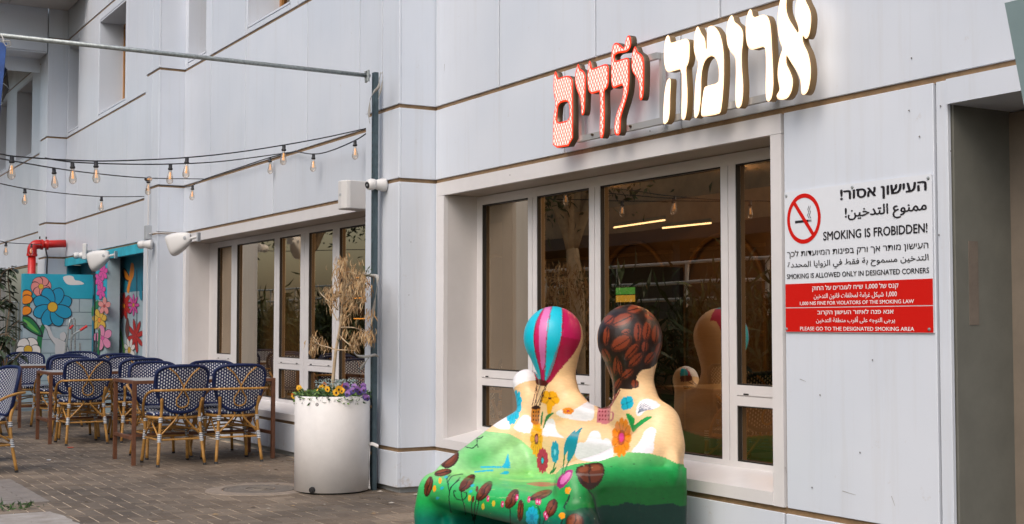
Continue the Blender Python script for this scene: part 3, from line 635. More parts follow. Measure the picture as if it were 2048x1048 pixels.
LET = [
 ('final_mem', 1, L1, [(85,370),(95,385),(102,415),(112,430),(150,412),(190,407),(215,425),(225,460),(227,700),(226,970),(62,997),(64,850),(68,740),(78,680),(85,628),(74,580),(68,520),(68,450),(75,390)], [(106,655),(125,628),(165,616),(187,622),(197,660),(199,765),(97,790),(100,720)]),
 ('yod', 1, L1, [(268,310),(276,325),(280,350),(315,372),(328,410),(330,470),(326,560),(322,680),(316,715),(305,730),(293,720),(290,640),(284,590),(262,540),(246,490),(241,440),(245,385),(258,330)], None),
 ('dalet', 1, L1, [(362,285),(372,308),(378,345),(390,350),(440,330),(480,315),(500,316),(513,335),(515,400),(513,480),(500,515),(480,526),(480,600),(484,720),(478,860),(468,905),(455,917),(442,900),(441,800),(445,700),(443,535),(410,548),(375,557),(355,540),(345,500),(341,430),(345,350),(352,300)], None),
 ('lamed', 1, L1, [(680,82),(692,100),(696,150),(687,190),(662,217),(625,224),(590,228),(568,242),(562,262),(566,292),(610,278),(655,262),(674,268),(680,290),(681,400),(680,470),(672,540),(655,610),(632,680),(614,740),(610,800),(608,868),(595,890),(572,890),(558,865),(558,810),(564,765),(582,695),(612,625),(628,570),(633,482),(590,498),(555,513),(540,500),(533,450),(532,370),(535,270),(538,200),(548,158),(572,140),(600,150),(640,188),(645,150),(654,110),(665,88)], None),
 ('yod', 1, L1, [(728,168),(738,190),(745,215),(780,235),(797,275),(801,330),(799,450),(795,560),(785,600),(770,610),(760,592),(762,520),(755,460),(738,425),(708,385),(697,345),(697,290),(703,230),(715,185)], None),
 ('he', 0, L2, [(105,282),(118,298),(123,335),(130,347),(190,328),(250,311),(273,326),(280,370),(277,470),(266,520),(250,545),(256,640),(262,740),(260,860),(247,950),(229,972),(212,955),(213,850),(216,740),(215,555),(160,570),(110,585),(88,568),(74,510),(71,440),(75,370),(88,300)], None),
 ('he_leg', 0, L2, [(115,629),(126,640),(127,680),(121,780),(120,900),(108,975),(80,1004),(65,992),(67,880),(76,750),(93,655)], None),
 ('mem', 0, L2, [(346,210),(360,235),(372,268),(398,300),(408,345),(411,395),(418,400),(418,320),(420,260),(427,218),(455,205),(485,217),(520,262),(545,350),(556,450),(556,640),(545,800),(532,895),(518,920),(385,943),(370,925),(378,820),(395,712),(410,695),(512,670),(516,610),(514,545),(500,490),(480,460),(455,450),(425,465),(400,495),(380,560),(372,640),(372,720),(368,820),(355,915),(330,957),(315,940),(318,800),(325,650),(352,510),(325,455),(312,395),(314,310),(330,230)], None),
 ('vav', 0, L3, [(100,130),(114,143),(125,190),(160,215),(188,245),(203,290),(201,370),(189,460),(191,600),(202,720),(202,820),(190,915),(165,948),(140,935),(132,860),(136,720),(139,600),(136,500),(90,450),(66,400),(55,320),(58,240),(75,165)], None),
 ('resh', 0, L3, [(265,78),(278,92),(284,135),(300,152),(340,138),(380,127),(415,140),(436,190),(447,280),(455,450),(464,620),(466,760),(452,855),(425,892),(402,872),(397,760),(401,600),(400,470),(390,405),(330,422),(275,437),(243,410),(228,350),(223,250),(230,160),(248,98)], None),
 ('alef', 0, L3, [(545,-45),(572,-42),(582,-10),(578,60),(583,110),(604,170),(645,235),(683,293),(688,262),(678,215),(660,170),(655,90),(663,30),(682,-40),(708,-60),(732,-45),(748,10),(780,70),(796,130),(795,210),(783,290),(765,332),(745,340),(735,322),(724,312),(720,345),(735,395),(765,450),(786,530),(795,620),(788,710),(770,790),(748,822),(725,830),(709,812),(707,740),(700,690),(670,620),(620,545),(582,480),(577,505),(580,560),(610,620),(633,680),(637,730),(625,800),(590,860),(540,873),(505,866),(494,842),(498,825),(522,785),(515,740),(504,680),(503,620),(512,540),(530,470),(548,425),(525,370),(508,300),(501,220),(504,130),(515,50),(528,-10)], None),
]
YL = 4.425; TH = 0.042
sign = thing('letter_sign', 'lit sign of white and red Hebrew letters on grey rails above the near window', 'shop sign', (-6.1, YL, 2.6))
so_ = Vector(sign.location)
lcx = {}
def pt(q, c, Y): return onY(c[0] + q[0] / c[2], c[1] + q[1] / c[2], Y)
def letter(name, red, cal, out, hole):
    P = [pt(q, cal, YL) - so_ for q in out]; H = [pt(q, cal, YL) - so_ for q in hole] if hole else None
    def chaik(A):
        B = []
        for i in range(len(A)):
            a, b = A[i], A[(i + 1) % len(A)]; B += [a * .78 + b * .22, a * .22 + b * .78]
        return B
    P = chaik(P); H = chaik(H) if H else None
    bm = bmesh.new()
    def ring(A, y): return [bm.verts.new((p.x, y, p.z)) for p in A]
    def inset(A, d, sgn):
        C = []
        n = len(A); area = sum(A[i].x * A[(i + 1) % n].z - A[(i + 1) % n].x * A[i].z for i in range(n)); s = (1 if area > 0 else -1) * sgn
        for i in range(n):
            t = (A[(i + 1) % n] - A[i - 1]).normalized(); nn = Vector((-t.z, 0, t.x)) * s; C.append(A[i] + nn * d)
        return C
    faces = []
    def build(e, y, mats_idx_edge):
        pass
    w = 0.0105 if red else 0.008
    loops = [(P, 1)] + ([(H, -1)] if H else [])
    fill_edges = []; o = []
    for A, sg in loops:
        outer = ring(A, 0.0); innr = ring(inset(A, w, sg), -0.003); bk = ring(A, TH); n = len(A)
        for i in range(n):
            j = (i + 1) % n
            f = bm.faces.new((outer[i], outer[j], innr[j], innr[i])); f.material_index = 1
            f = bm.faces.new((outer[j], outer[i], bk[i], bk[j])); f.material_index = 2
            f.smooth = True
            e = bm.edges.get((innr[i], innr[j])) ; fill_edges.append(e)
    r = bmesh.ops.triangle_fill(bm, use_beauty=True, edges=fill_edges)
    for g in r['geom']:
        if isinstance(g, bmesh.types.BMFace): g.material_index = 0
    bmesh.ops.recalc_face_normals(bm, faces=bm.faces)
    me = bpy.data.meshes.new(name); bm.to_mesh(me); bm.free()
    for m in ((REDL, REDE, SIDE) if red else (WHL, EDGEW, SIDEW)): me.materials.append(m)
    return link('letter_' + name, me, sign)
for L_ in LET: letter(*L_)
def bar(mb, a, b, w, d, o):   # rail between two points in the plane y
    pass
rb = MB(); yr = 4.48 - so_.y
for (x0, x1, z) in ((-6.90, -6.62, 2.785), (-6.62, -6.05, 2.785), (-6.9, -5.1, 2.405)):
    rb.box(x0 - so_.x, x1 - so_.x, yr, yr + 0.03, z - 0.018 - so_.z, z + 0.018 - so_.z)
rb.obj('rail', mat('sign_rail', (0.42, 0.42, 0.42), 0.4, metal=0.3), sign)
for x in (-6.89, -6.05, -5.12):
    MB().box(x - 0.015 - so_.x, x + 0.015 - so_.x, yr + 0.031, yr + 0.055, 2.39 - so_.z, 2.80 - so_.z).obj('rail_upright', MATS['sign_rail'], sign)
for x in (-6.7, -6.3, -5.9, -5.5):
    MB().tube([(x - so_.x, TH, 2.41 - so_.z), (x - so_.x, yr + 0.03, 2.41 - so_.z)], 0.008, 6).obj('bracket', SIDE, sign)

# ------------------------------------------------------------------ lettering helpers
AR = {'ا': (0xFE8D, 0xFE8E), 'أ': (0xFE83, 0xFE84), 'ب': (0xFE8F,) * 1 + (0xFE90, 0xFE91, 0xFE92), 'ت': (0xFE95, 0xFE96, 0xFE97, 0xFE98), 'ة': (0xFE93, 0xFE94), 'ج': (0xFE9D, 0xFE9E, 0xFE9F, 0xFEA0),
      'ح': (0xFEA1, 0xFEA2, 0xFEA3, 0xFEA4), 'خ': (0xFEA5, 0xFEA6, 0xFEA7, 0xFEA8), 'د': (0xFEA9, 0xFEAA), 'ر': (0xFEAD, 0xFEAE), 'ز': (0xFEAF, 0xFEB0), 'س': (0xFEB1, 0xFEB2, 0xFEB3, 0xFEB4),
      'ش': (0xFEB5, 0xFEB6, 0xFEB7, 0xFEB8), 'ط': (0xFEC1, 0xFEC2, 0xFEC3, 0xFEC4), 'ع': (0xFEC9, 0xFECA, 0xFECB, 0xFECC), 'غ': (0xFECD, 0xFECE, 0xFECF, 0xFED0), 'ف': (0xFED1, 0xFED2, 0xFED3, 0xFED4),
      'ق': (0xFED5, 0xFED6, 0xFED7, 0xFED8), 'ك': (0xFED9, 0xFEDA, 0xFEDB, 0xFEDC), 'ل': (0xFEDD, 0xFEDE, 0xFEDF, 0xFEE0), 'م': (0xFEE1, 0xFEE2, 0xFEE3, 0xFEE4), 'ن': (0xFEE5, 0xFEE6, 0xFEE7, 0xFEE8),
      'ه': (0xFEE9, 0xFEEA, 0xFEEB, 0xFEEC), 'و': (0xFEED, 0xFEEE), 'ى': (0xFEEF, 0xFEF0), 'ي': (0xFEF1, 0xFEF2, 0xFEF3, 0xFEF4)}
def arabic(s):
    out = []
    for i, c in enumerate(s):
        f = AR.get(c)
        if not f: out.append(c); continue
        prev = i > 0 and len(AR.get(s[i - 1], ())) == 4; nxt = i + 1 < len(s) and s[i + 1] in AR and len(f) == 4
        out.append(chr(f[3] if prev and nxt else f[2] if nxt else f[1] if prev else f[0]))
    return ''.join(out)
def rtl(s):
    """visual order: reversed, numbers kept"""
    import re
    t = arabic(s)[::-1]
    return re.sub(r'[0-9][0-9,]*[0-9]', lambda m: m.group(0)[::-1], t)
def lettering(name, text, x0, x1, zbase, cap, y, m, parent, shift, bold=0.012, capsrc=0.69):
    c = bpy.data.curves.new(name, 'FONT'); c.body = text; c.resolution_u = 3
    t = bpy.data.objects.new(name, c); COL.objects.link(t); bpy.context.view_layer.update()
    me = bpy.data.meshes.new_from_object(t.evaluated_get(bpy.context.evaluated_depsgraph_get())); bpy.data.objects.remove(t); bpy.data.curves.remove(c)
    xs = [v.co.x for v in me.vertices]; a, b = min(xs), max(xs); sx = (x1 - x0) / (b - a); sz = cap / capsrc
    V = [v.co.copy() for v in me.vertices]; F = [tuple(p.vertices) for p in me.polygons]; vs, fs = [], []
    for k, (dx, dy) in enumerate(((0, 0), (bold, 0), (-bold, 0), (0, bold * .6), (0, -bold * .6))):
        n = len(vs); vs += [tuple(Vector((x0 + (v.x + dx - a) * sx, y - .00015 * k, zbase + (v.y + dy) * sz)) - shift) for v in V]; fs += [tuple(n + i for i in f) for f in F]
    me = bpy.data.meshes.new(name); me.from_pydata(vs, [], fs); me.materials.append(m)
    return link(name, me, parent, kind='stuff')

# ------------------------------------------------------------------ smoking sign
sg = thing('smoking_sign', 'white and red no smoking sign in three languages beside the near window', 'sign', (-4.6, 4.55, 1.56))
so2 = Vector(sg.location); SGW = mat('sign_white', (0.70, 0.73, 0.78), 0.22, noise=0.02); SGR = mat('sign_red', (0.58, 0.012, 0.008), 0.25); INK = mat('sign_ink', (0.018, 0.016, 0.02), 0.35); INKW = mat('sign_white_ink', (0.78, 0.76, 0.76), 0.35)
YS = 4.552; sc = (1540, 330, 2.911)
def sp(x, y, Y=YS): return onY(sc[0] + x / sc[2], sc[1] + y / sc[2], Y)
X0, X1 = sp(86, 400).x, sp(946, 400).x; ZT = (sp(86, 160).z + sp(946, 48).z) / 2; ZB = (sp(88, 974).z + sp(948, 978).z) / 2; ZR = (sp(88, 694).z + sp(946, 661).z) / 2
box('board', SGW, sg, X0 - so2.x, X1 - so2.x, YS - so2.y, YS + 0.004 - so2.y, ZB - so2.z, ZT - so2.z)
ZL = (sp(88, 830).z + sp(946, 820).z) / 2
r_ = MB(); r_.box(X0 + .002 - so2.x, X1 - .002 - so2.x, YS - .0012 - so2.y, YS - .0002 - so2.y, ZL + .002 - so2.z, ZR - so2.z); r_.box(X0 + .002 - so2.x, X1 - .002 - so2.x, YS - .0012 - so2.y, YS - .0002 - so2.y, ZB + .002 - so2.z, ZL - .002 - so2.z)
r_.obj('red_field', SGR, sg)
cx, cz = sp(197, 312).x, sp(197, 312).z; ro = (sp(295, 312).x - sp(99, 312).x) / 2; ri = ro * 0.83
ym = YS - 0.0015 - so2.y
rg = MB(); n = 48
for i in range(n):
    a, b = 2 * PI * i / n, 2 * PI * (i + 1) / n
    rg.face([(cx + r * math.cos(t) - so2.x, ym, cz + r * math.sin(t) * 1.04 - so2.z) for r, t in ((ro, a), (ro, b), (ri, b), (ri, a))])
dx, dz = math.cos(R(-50)), math.sin(R(-50)); nx, nz = -dz * ro * .085, dx * ro * .085
rg.face([(cx - dx * ri * 1.02 + nx - so2.x, ym - .0004, cz - dz * ri * 1.06 + nz - so2.z), (cx + dx * ri * 1.02 + nx - so2.x, ym - .0004, cz + dz * ri * 1.06 + nz - so2.z), (cx + dx * ri * 1.02 - nx - so2.x, ym - .0004, cz + dz * ri * 1.06 - nz - so2.z), (cx - dx * ri * 1.02 - nx - so2.x, ym - .0004, cz - dz * ri * 1.06 - nz - so2.z)])
rg.obj('no_smoking_ring', SGR, sg)
cg = MB()
def cbx(a, b, c, d): cg.face([(cx + a * ro - so2.x, ym, cz + c * ro - so2.z), (cx + b * ro - so2.x, ym, cz + c * ro - so2.z), (cx + b * ro - so2.x, ym, cz + d * ro - so2.z), (cx + a * ro - so2.x, ym, cz + d * ro - so2.z)])
cbx(-.52, .30, -.16, -.06); cbx(.34, .39, -.16, -.06); cbx(.42, .45, -.16, -.06)
for w0 in (0.33, 0.43):
    pr = [(w0, -.02), (w0 - .10, .12), (w0 - .02, .24), (w0 - .08, .36), (w0 - .02, .5)]
    for (a, b), (c, d) in zip(pr[:-1], pr[1:]): cg.face([((cx + (a - .018) * ro) - so2.x, ym, cz + b * ro - so2.z), ((cx + (a + .018) * ro) - so2.x, ym, cz + b * ro - so2.z), ((cx + (c + .012) * ro) - so2.x, ym, cz + d * ro - so2.z), ((cx + (c - .012) * ro) - so2.x, ym, cz + d * ro - so2.z)])
cg.obj('cigarette', INK, sg)
def line(text, xl, xr, xm, yt, yb, ink, bold=.012, capsrc=.69):
    a, b = sp(xm, yb).z, sp(xm, yt).z
    lettering('lettering', text, sp(xl, 400).x, sp(xr, 400).x, a, b - a, YS - 0.0018, ink, sg, so2, bold, capsrc)
line(rtl('העישון אסור!'), 415, 915, 905, 84, 146, INK, .03)
line(rtl('ممنوع التدخين!'), 440, 915, 660, 226, 284, INK, .022, .72)
line('SMOKING IS FROBIDDEN!', 312, 918, 905, 339, 392, INK, .022)
line(rtl('העישון מותר אך ורק בפינות המיועדות לכך'), 100, 922, 910, 447, 483, INK, .009)
line(rtl('التدخين مسموح بة فقط في الزوايا المحددة'), 103, 922, 915, 517, 553, INK, .009, .72)
line('SMOKING IS ALLOWED ONLY IN DESIGNATED CORNERS', 98, 924, 915, 597, 628, INK, .016)
line(rtl('קנס של 1,000 ש״ח לעוברים על החוק'), 245, 745, 735, 687, 714, INKW, .015)
line(rtl('1,000 شيكل غرامة لمخلفات قانون التدخين'), 253, 735, 725, 735, 764, INKW, .012, .72)
line('1,000 NIS FINE FOR VIOLATORS OF THE SMOKING LAW', 172, 834, 825, 782, 804, INKW, .012)
line(rtl('אנא פנה לאיזור העישון הקרוב'), 273, 714, 705, 840, 865, INKW, .015)
line(rtl('يرجى التوجه على أقرب منطقة التدخين'), 265, 722, 700, 888, 914, INKW, .012, .72)
line('PLEASE GO TO THE DESIGNATED SMOKING AREA', 172, 833, 825, 943, 966, INKW, .012)
for (x, y) in ((96, 181), (480, 130), (922, 77), (98, 955), (928, 957)):
    p = sp(x, y) - so2; MB().lathe([(0, -.006), (.006, -.004), (.008, 0)], c=(0, 0, 0), seg=10, Mx=Matrix.Rotation(R(-90), 3, 'X')).obj('screw', STEEL, sg).location = (p.x, p.y - .001, p.z)

# ------------------------------------------------------------------ perforated post with the galvanised pipe
post = thing('canopy_post', 'dark perforated angle iron post standing against the boxed column, carrying a long galvanised pipe', 'post', (-9.27, 4.17, 0))
pm = MB(); pm.box(-0.024, 0.024, 0, 0.004, 0, 3.19); pm.box(0.020, 0.024, 0.0045, 0.035, 0, 3.19); pm.obj('angle_iron', BLUEST, post)
hm = MB()
for i in range(62):
    z = 0.05 + i * 0.0505
    hm.lathe([(0.0, 0.001), (0.0075, 0.001)], c=(-0.004 + 0.0, -0.001, z), seg=8, Mx=Matrix.Rotation(R(90), 3, 'X'))
hm.obj('punched_hole', BLACK, post, kind='stuff')
for z in (0.63, 0.28): MB().lathe([(0, -.01), (.012, -.008), (.014, 0)], seg=8, Mx=Matrix.Rotation(R(-90), 3, 'X')).obj('bolt', BRASS, post).location = (0.0, -0.004, z)
zp = 3.165; pe = onZ(-60, 64, zp) 
pp = MB(); pp.tube([Vector((-9.29, 4.15, zp)) - Vector(post.location), pe - Vector(post.location)], 0.0165, 12); pp.obj('pipe', STEEL, post, smooth=True)
for q in (0.02, 0.045): pass
MB().tube([(-0.02, -0.05, zp - 0.05), (-0.03, -0.05, zp + 0.03), (0.02, -0.05, zp + 0.03), (0.02, -0.05, zp - 0.05)], 0.012, 6, closed=True).obj('clamp', STEEL, post)

def ribbon(name, label, pts, w, Y=4.15, m=STRAP, wd=(0, 0, 0), group=None):
    P = smooth_path(pts, 6); mb = MB(); rows = []
    for i, p in enumerate(P):
        t = (P[min(i + 1, len(P) - 1)] - P[max(i - 1, 0)]).normalized(); sd_ = Vector((t.z, 0, -t.x)); sd_ = sd_.normalized() if sd_.length > 0.1 else Vector((1, 0, 0))
        tw = math.sin(i * .35) * .6; sd_ = (sd_ * math.cos(tw) + t.cross(sd_) * math.sin(tw)) * w / 2; rows.append([p - sd_, p + sd_])
    mb.grid(rows); top = [list(r) for r in rows]
    me = mb.mesh(name, m, True); o = link(name, me); md = o.modifiers.new('thick', 'SOLIDIFY'); md.thickness = 0.003
    return tag(o, label, 'strap', group)
YP = 4.13
g_ = lambda *a: [onY(x, y, YP) for x, y in a]
ribbon('strap', 'grey strap tied at the top of the post and hanging down in a long loop', g_((762, 145), (759, 160), (757, 175), (748, 184), (741, 200), (739, 220), (738, 232), (740, 246)), 0.022)
ribbon('strap', 'short grey strap end hanging straight below the pipe clamp', g_((764, 144), (765, 158), (762, 176), (758, 190), (756, 198)), 0.018)
ribbon('strap', 'upper grey strap from the dry tree to the post, hanging down in a long tail', g_((728, 548), (742, 551), (754, 553), (755, 565), (752, 590), (748, 615), (743, 645), (738, 668)), 0.026)
ribbon('strap', 'lower grey strap round the dry tree to the post, just above the flowers', g_((709, 705), (716, 712), (735, 713), (750, 710), (757, 713)), 0.022)
ribbon('strap', 'short twisted strap tail hanging beside the dry tree trunk above the flowers', g_((738, 714), (733, 722), (727, 730), (721, 738)), 0.02)
ribbon('strap', 'white strap loop low on the post behind the planter', g_((757, 893), (745, 888), (738, 892), (738, 920), (739, 950), (738, 978)), 0.026, m=WHITE)

# ------------------------------------------------------------------ planter, flowers, dry tree
pc = Vector((-9.40, 3.905, 0)); PR = 0.283
pl = thing('planter', 'tall round white metal planter full of pansies', 'planter', pc)
PW = mat('planter_white', (0.74, 0.72, 0.71), 0.65, noise=0.05, nscale=7)
MB().lathe([(PR - .02, 0.012), (PR, 0.014), (PR, 0.715), (PR - .005, 0.72), (PR - .012, 0.72), (PR - .014, 0.60)], seg=72).obj('shell', PW, pl, smooth=True)
MB().lathe([(0, 0.0), (PR - .03, 0.0), (PR - .03, .02)], seg=32).obj('foot', BLACK, pl)
MB().lathe([(0, 0.66), (PR - .015, 0.66)], seg=32).obj('soil', mat('soil', (0.04, 0.028, 0.02), 0.95, noise=.4, nscale=60), pl)
def on_planter(px, py):
    d = _ray(px, py); o = CC - pc; a = d.x ** 2 + d.y ** 2; b = 2 * (o.x * d.x + o.y * d.y); c = o.x ** 2 + o.y ** 2 - PR ** 2
    t = (-b - math.sqrt(max(0, b * b - 4 * a * c))) / (2 * a); return CC + d * t - pc
for (px, py, prof, m_, nm) in ((625, 980, [(0, .022), (.012, .022), (.014, .016), (.022, .015), (.024, 0)], BLACK, 'drain_plug'), (634, 809, [(0, .002), (.012, .002), (.0125, 0)], INK, 'maker_badge')):
    p = on_planter(px, py); o = MB().lathe(prof, seg=20).obj(nm, m_, pl); n_ = Vector((p.x, p.y, 0)).normalized(); o.location = p; o.rotation_euler = n_.to_track_quat('Z', 'Y').to_euler()
    if nm == 'maker_badge':
        MB().lathe([(0.004, .0026), (.008, .0026)], seg=16).obj('badge_ring', INKW, o)
GRN = [mat('pansy_leaf', (0.06, 0.13, 0.03), 0.5, noise=.3), mat('pansy_leaf_dark', (0.03, 0.07, 0.02), 0.5, noise=.3), mat('pansy_leaf_light', (0.12, 0.22, 0.05), 0.5)]
def cf():
    a = random.uniform(0, 2 * PI); r = PR * math.sqrt(random.random()) * 1.0; return (r * math.cos(a), r * math.sin(a), 0.69 + random.uniform(-.03, .07) * (1.25 - r / PR * .6))
fo = leaf_mb(3400, cf, 0.037, 3, droop=-.3, aspect=.4).obj('planter_foliage', GRN); fo.location = pc; fo['kind'] = 'stuff'; fo['label'] = 'low green pansy foliage filling the round white planter'
def cf2():
    a = random.uniform(0, 2 * PI); r = PR * .62 * math.sqrt(random.random()); return (r * math.cos(a) - .07, r * math.sin(a) + .06, 0.735 + random.uniform(-.02, .095))
sf = leaf_mb(800, cf2, 0.02, 1, droop=-.5, aspect=.5).obj('silver_foliage', mat('silver_leaf', (0.30, 0.37, 0.36), 0.7)); sf.location = pc; sf['kind'] = 'stuff'; sf['label'] = 'pale silvery foliage around the dry trunk in the planter'
PY, PYd = mat('pansy_yellow', (0.80, 0.42, 0.02), 0.5), mat('pansy_orange', (0.6, 0.15, 0.02), .5)
PV, PVd = mat('pansy_violet', (0.22, 0.10, 0.32), 0.5), mat('pansy_deep_violet', (0.05, 0.03, 0.16), .5); PC = mat('pansy_dark_centre', (0.03, 0.01, 0.01), .6)
def pansy_me(a, b):
    mb = MB()
    for k, (an, r, mi) in enumerate(((90, .020, 1), (150, .019, 1), (30, .019, 1), (215, .017, 0), (325, .017, 0), (270, .019, 0))):
        c = Vector((math.cos(R(an)) * .013, 0.0008 * k, math.sin(R(an)) * .013)); mb.face([(c.x + r * .68 * math.cos(t), -c.y - .001 * math.cos(2 * t), c.z + r * .68 * math.sin(t)) for t in [2 * PI * i / 9 for i in range(9)]], mi)
    mb.face([(.0075 * math.cos(t), -.007, -.003 + .009 * math.sin(t)) for t in [2 * PI * i / 8 for i in range(8)]], 2)
    return mb.mesh('pansy', [a, b, PC])
pyl, pvl = pansy_me(PY, PY), pansy_me(PVd, PV); pol = pansy_me(PY, PYd)
FL = [(600, 780, 0), (605, 787, 2), (598, 776, 0), (588, 791, 2), (642, 776, 0), (648, 770, 2), (655, 778, 0), (636, 783, 0), (677, 778, 0), (684, 781, 0), (672, 785, 0), (688, 774, 2), (693, 776, 1), (695, 788, 1), (700, 784, 1), (692, 772, 1), (708, 773, 1), (714, 778, 1), (706, 781, 1), (727, 772, 1), (728, 780, 1), (731, 794, 1), (734, 796, 1), (719, 783, 1)]
names_ = {0: 'yellow', 1: 'violet', 2: 'orange and yellow'}
for i, (x, y, k) in enumerate(FL):
    p = onY(x, y, pc.y - 0.10 - 0.10 * random.random() + (0.08 if y < 778 else 0))
    f_ = link('pansy', (pyl, pvl, pol)[k]); f_.location = p; f_.rotation_euler = (random.uniform(-.3, .2), random.uniform(-.4, .4), R(60 + random.uniform(-25, 25))); s_ = random.uniform(.85, 1.1); f_.scale = (s_, s_, s_)
    wh = 'at the left rim of the white planter' if x < 620 else 'left of the dry trunk in the white planter' if x < 668 else 'right of the dry trunk in the white planter' if x < 716 else 'at the right rim of the white planter'
    tag(f_, names_[k] + ' pansy flower ' + wh, 'flower', names_[k] + ' pansies in the white planter')
dt = thing('dry_tree', 'thin dead sapling with hanging tan leaves growing in the white planter', 'tree', (pc.x, pc.y, 0.66))
do = Vector(dt.location); Yt = 3.93
def T(x, y, dy=0): return onY(x, y, Yt + dy) - do
trunk = smooth_path([T(663, 800), T(666, 760), T(672, 700), T(680, 655), T(684, 610), T(690, 560), T(694, 520)], 4)
tm = MB(); tm.tube(trunk, [.016 - .011 * i / (len(trunk) - 1) for i in range(len(trunk))], 8)
brs = [[(672, 700), (655, 694), (640, 690), (634, 682)], [(680, 655), (705, 655), (722, 660), (738, 665)], [(676, 620), (655, 600), (640, 585), (636, 570)], [(684, 610), (700, 595), (715, 575), (724, 560)], [(680, 640), (700, 628), (708, 600)], [(674, 640), (660, 615), (650, 600)], [(678, 670), (700, 690), (716, 690)], [(688, 580), (705, 560), (720, 548), (733, 545)], [(671, 700), (690, 700), (712, 701)]]
for br in brs:
    q = smooth_path([T(x, y, random.uniform(-.08, .08) * (i > 0)) for i, (x, y) in enumerate(br)], 4); tm.tube(q, [.006 - .004 * i / (len(q) - 1) for i in range(len(q))], 5)
for cx_, cy_, sx_, sy_, n_ in ((690, 545, 26, 22, 0), (705, 560, 28, 24, 0), (722, 568, 20, 18, 0), (695, 590, 24, 20, 0), (665, 600, 14, 20, 0), (657, 588, 10, 14, 0), (705, 615, 18, 16, 0), (632, 682, 16, 10, 0), (627, 695, 10, 8, 0), (718, 672, 18, 14, 0), (736, 668, 14, 12, 0), (675, 585, 14, 16, 0)):
    for q in range(6):
        a = T(cx_ + random.uniform(-4, 4), cy_ + random.uniform(0, 8), random.uniform(-.03, .03)); b = T(cx_ + random.uniform(-1, 1) * sx_, cy_ + random.uniform(-1.1, .3) * sy_, random.uniform(-.1, .1)); tm.tube(smooth_path([a, a.lerp(b, .5) + Vector((random.uniform(-.01, .01), 0, .012)), b], 3), [.0026 - .0003 * i for i in range(7)], 4)
tm.obj('trunk', BARKL, dt, smooth=True)
DRY = [mat('dry_leaf', (0.33, 0.195, 0.085), 0.8, noise=.2), mat('dry_leaf_pale', (0.45, 0.31, 0.165), 0.8), mat('dry_leaf_dark', (0.20, 0.11, 0.045), .8)]
CL = [(690, 545, 26, 22, 90), (705, 560, 28, 24, 100), (683, 525, 14, 12, 45), (722, 568, 20, 18, 60), (695, 590, 26, 20, 70), (675, 585, 14, 16, 40), (665, 600, 14, 20, 45), (657, 588, 10, 14, 30), (705, 615, 18, 18, 50), (690, 635, 14, 12, 30), (728, 590, 10, 16, 25), (632, 682, 16, 12, 30), (645, 690, 16, 12, 30), (627, 700, 10, 10, 18), (740, 628, 8, 14, 18), (718, 675, 18, 16, 45), (736, 670, 14, 14, 45), (705, 690, 14, 10, 28), (742, 680, 8, 8, 16), (690, 665, 8, 8, 10)]
lm = MB()
for cx_, cy_, sx_, sy_, n_ in CL:
    for i in range(int(n_ * 1.45)):
        p = T(random.gauss(cx_, sx_ * .5), random.gauss(cy_ - 6, sy_ * .5), random.gauss(0, .07)); l = random.uniform(.045, .085); a = random.gauss(-PI / 2, .38); yy = random.uniform(-.35, .35)
        d = Vector((math.cos(a), yy, math.sin(a))).normalized() * l; w = Vector((-d.z, random.uniform(-.03, .03), d.x)).normalized() * random.uniform(.0035, .0072)
        b = len(lm.v); cu = Vector((random.uniform(-.01, .01), random.uniform(-.01, .01), 0))
        lm.v += [tuple(p), tuple(p + d * .35 + w + cu), tuple(p + d * .7 + w * .7 + cu), tuple(p + d), tuple(p + d * .7 - w * .7 + cu), tuple(p + d * .35 - w + cu)]
        lm.f.append(tuple(range(b, b + 6))); lm.m.append(random.choice((0, 0, 1, 1, 2)))
lm.obj('dry_leaves', DRY, dt, kind='stuff')
gl = MB()
for cx_, cy_ in ((735, 545), (730, 560), (732, 553), (695, 665), (690, 690)):
    for i in range(9):
        p = T(random.gauss(cx_, 5), random.gauss(cy_, 7)); a = random.uniform(0, PI); d = Vector((math.cos(a), random.uniform(-.4, .4), math.sin(a))) * .04; w = Vector((-d.z, 0, d.x)).normalized() * .006
        gl.face([p, p + d * .5 + w, p + d, p + d * .5 - w])
gl.obj('green_leaves', GRN[1], dt, kind='stuff')

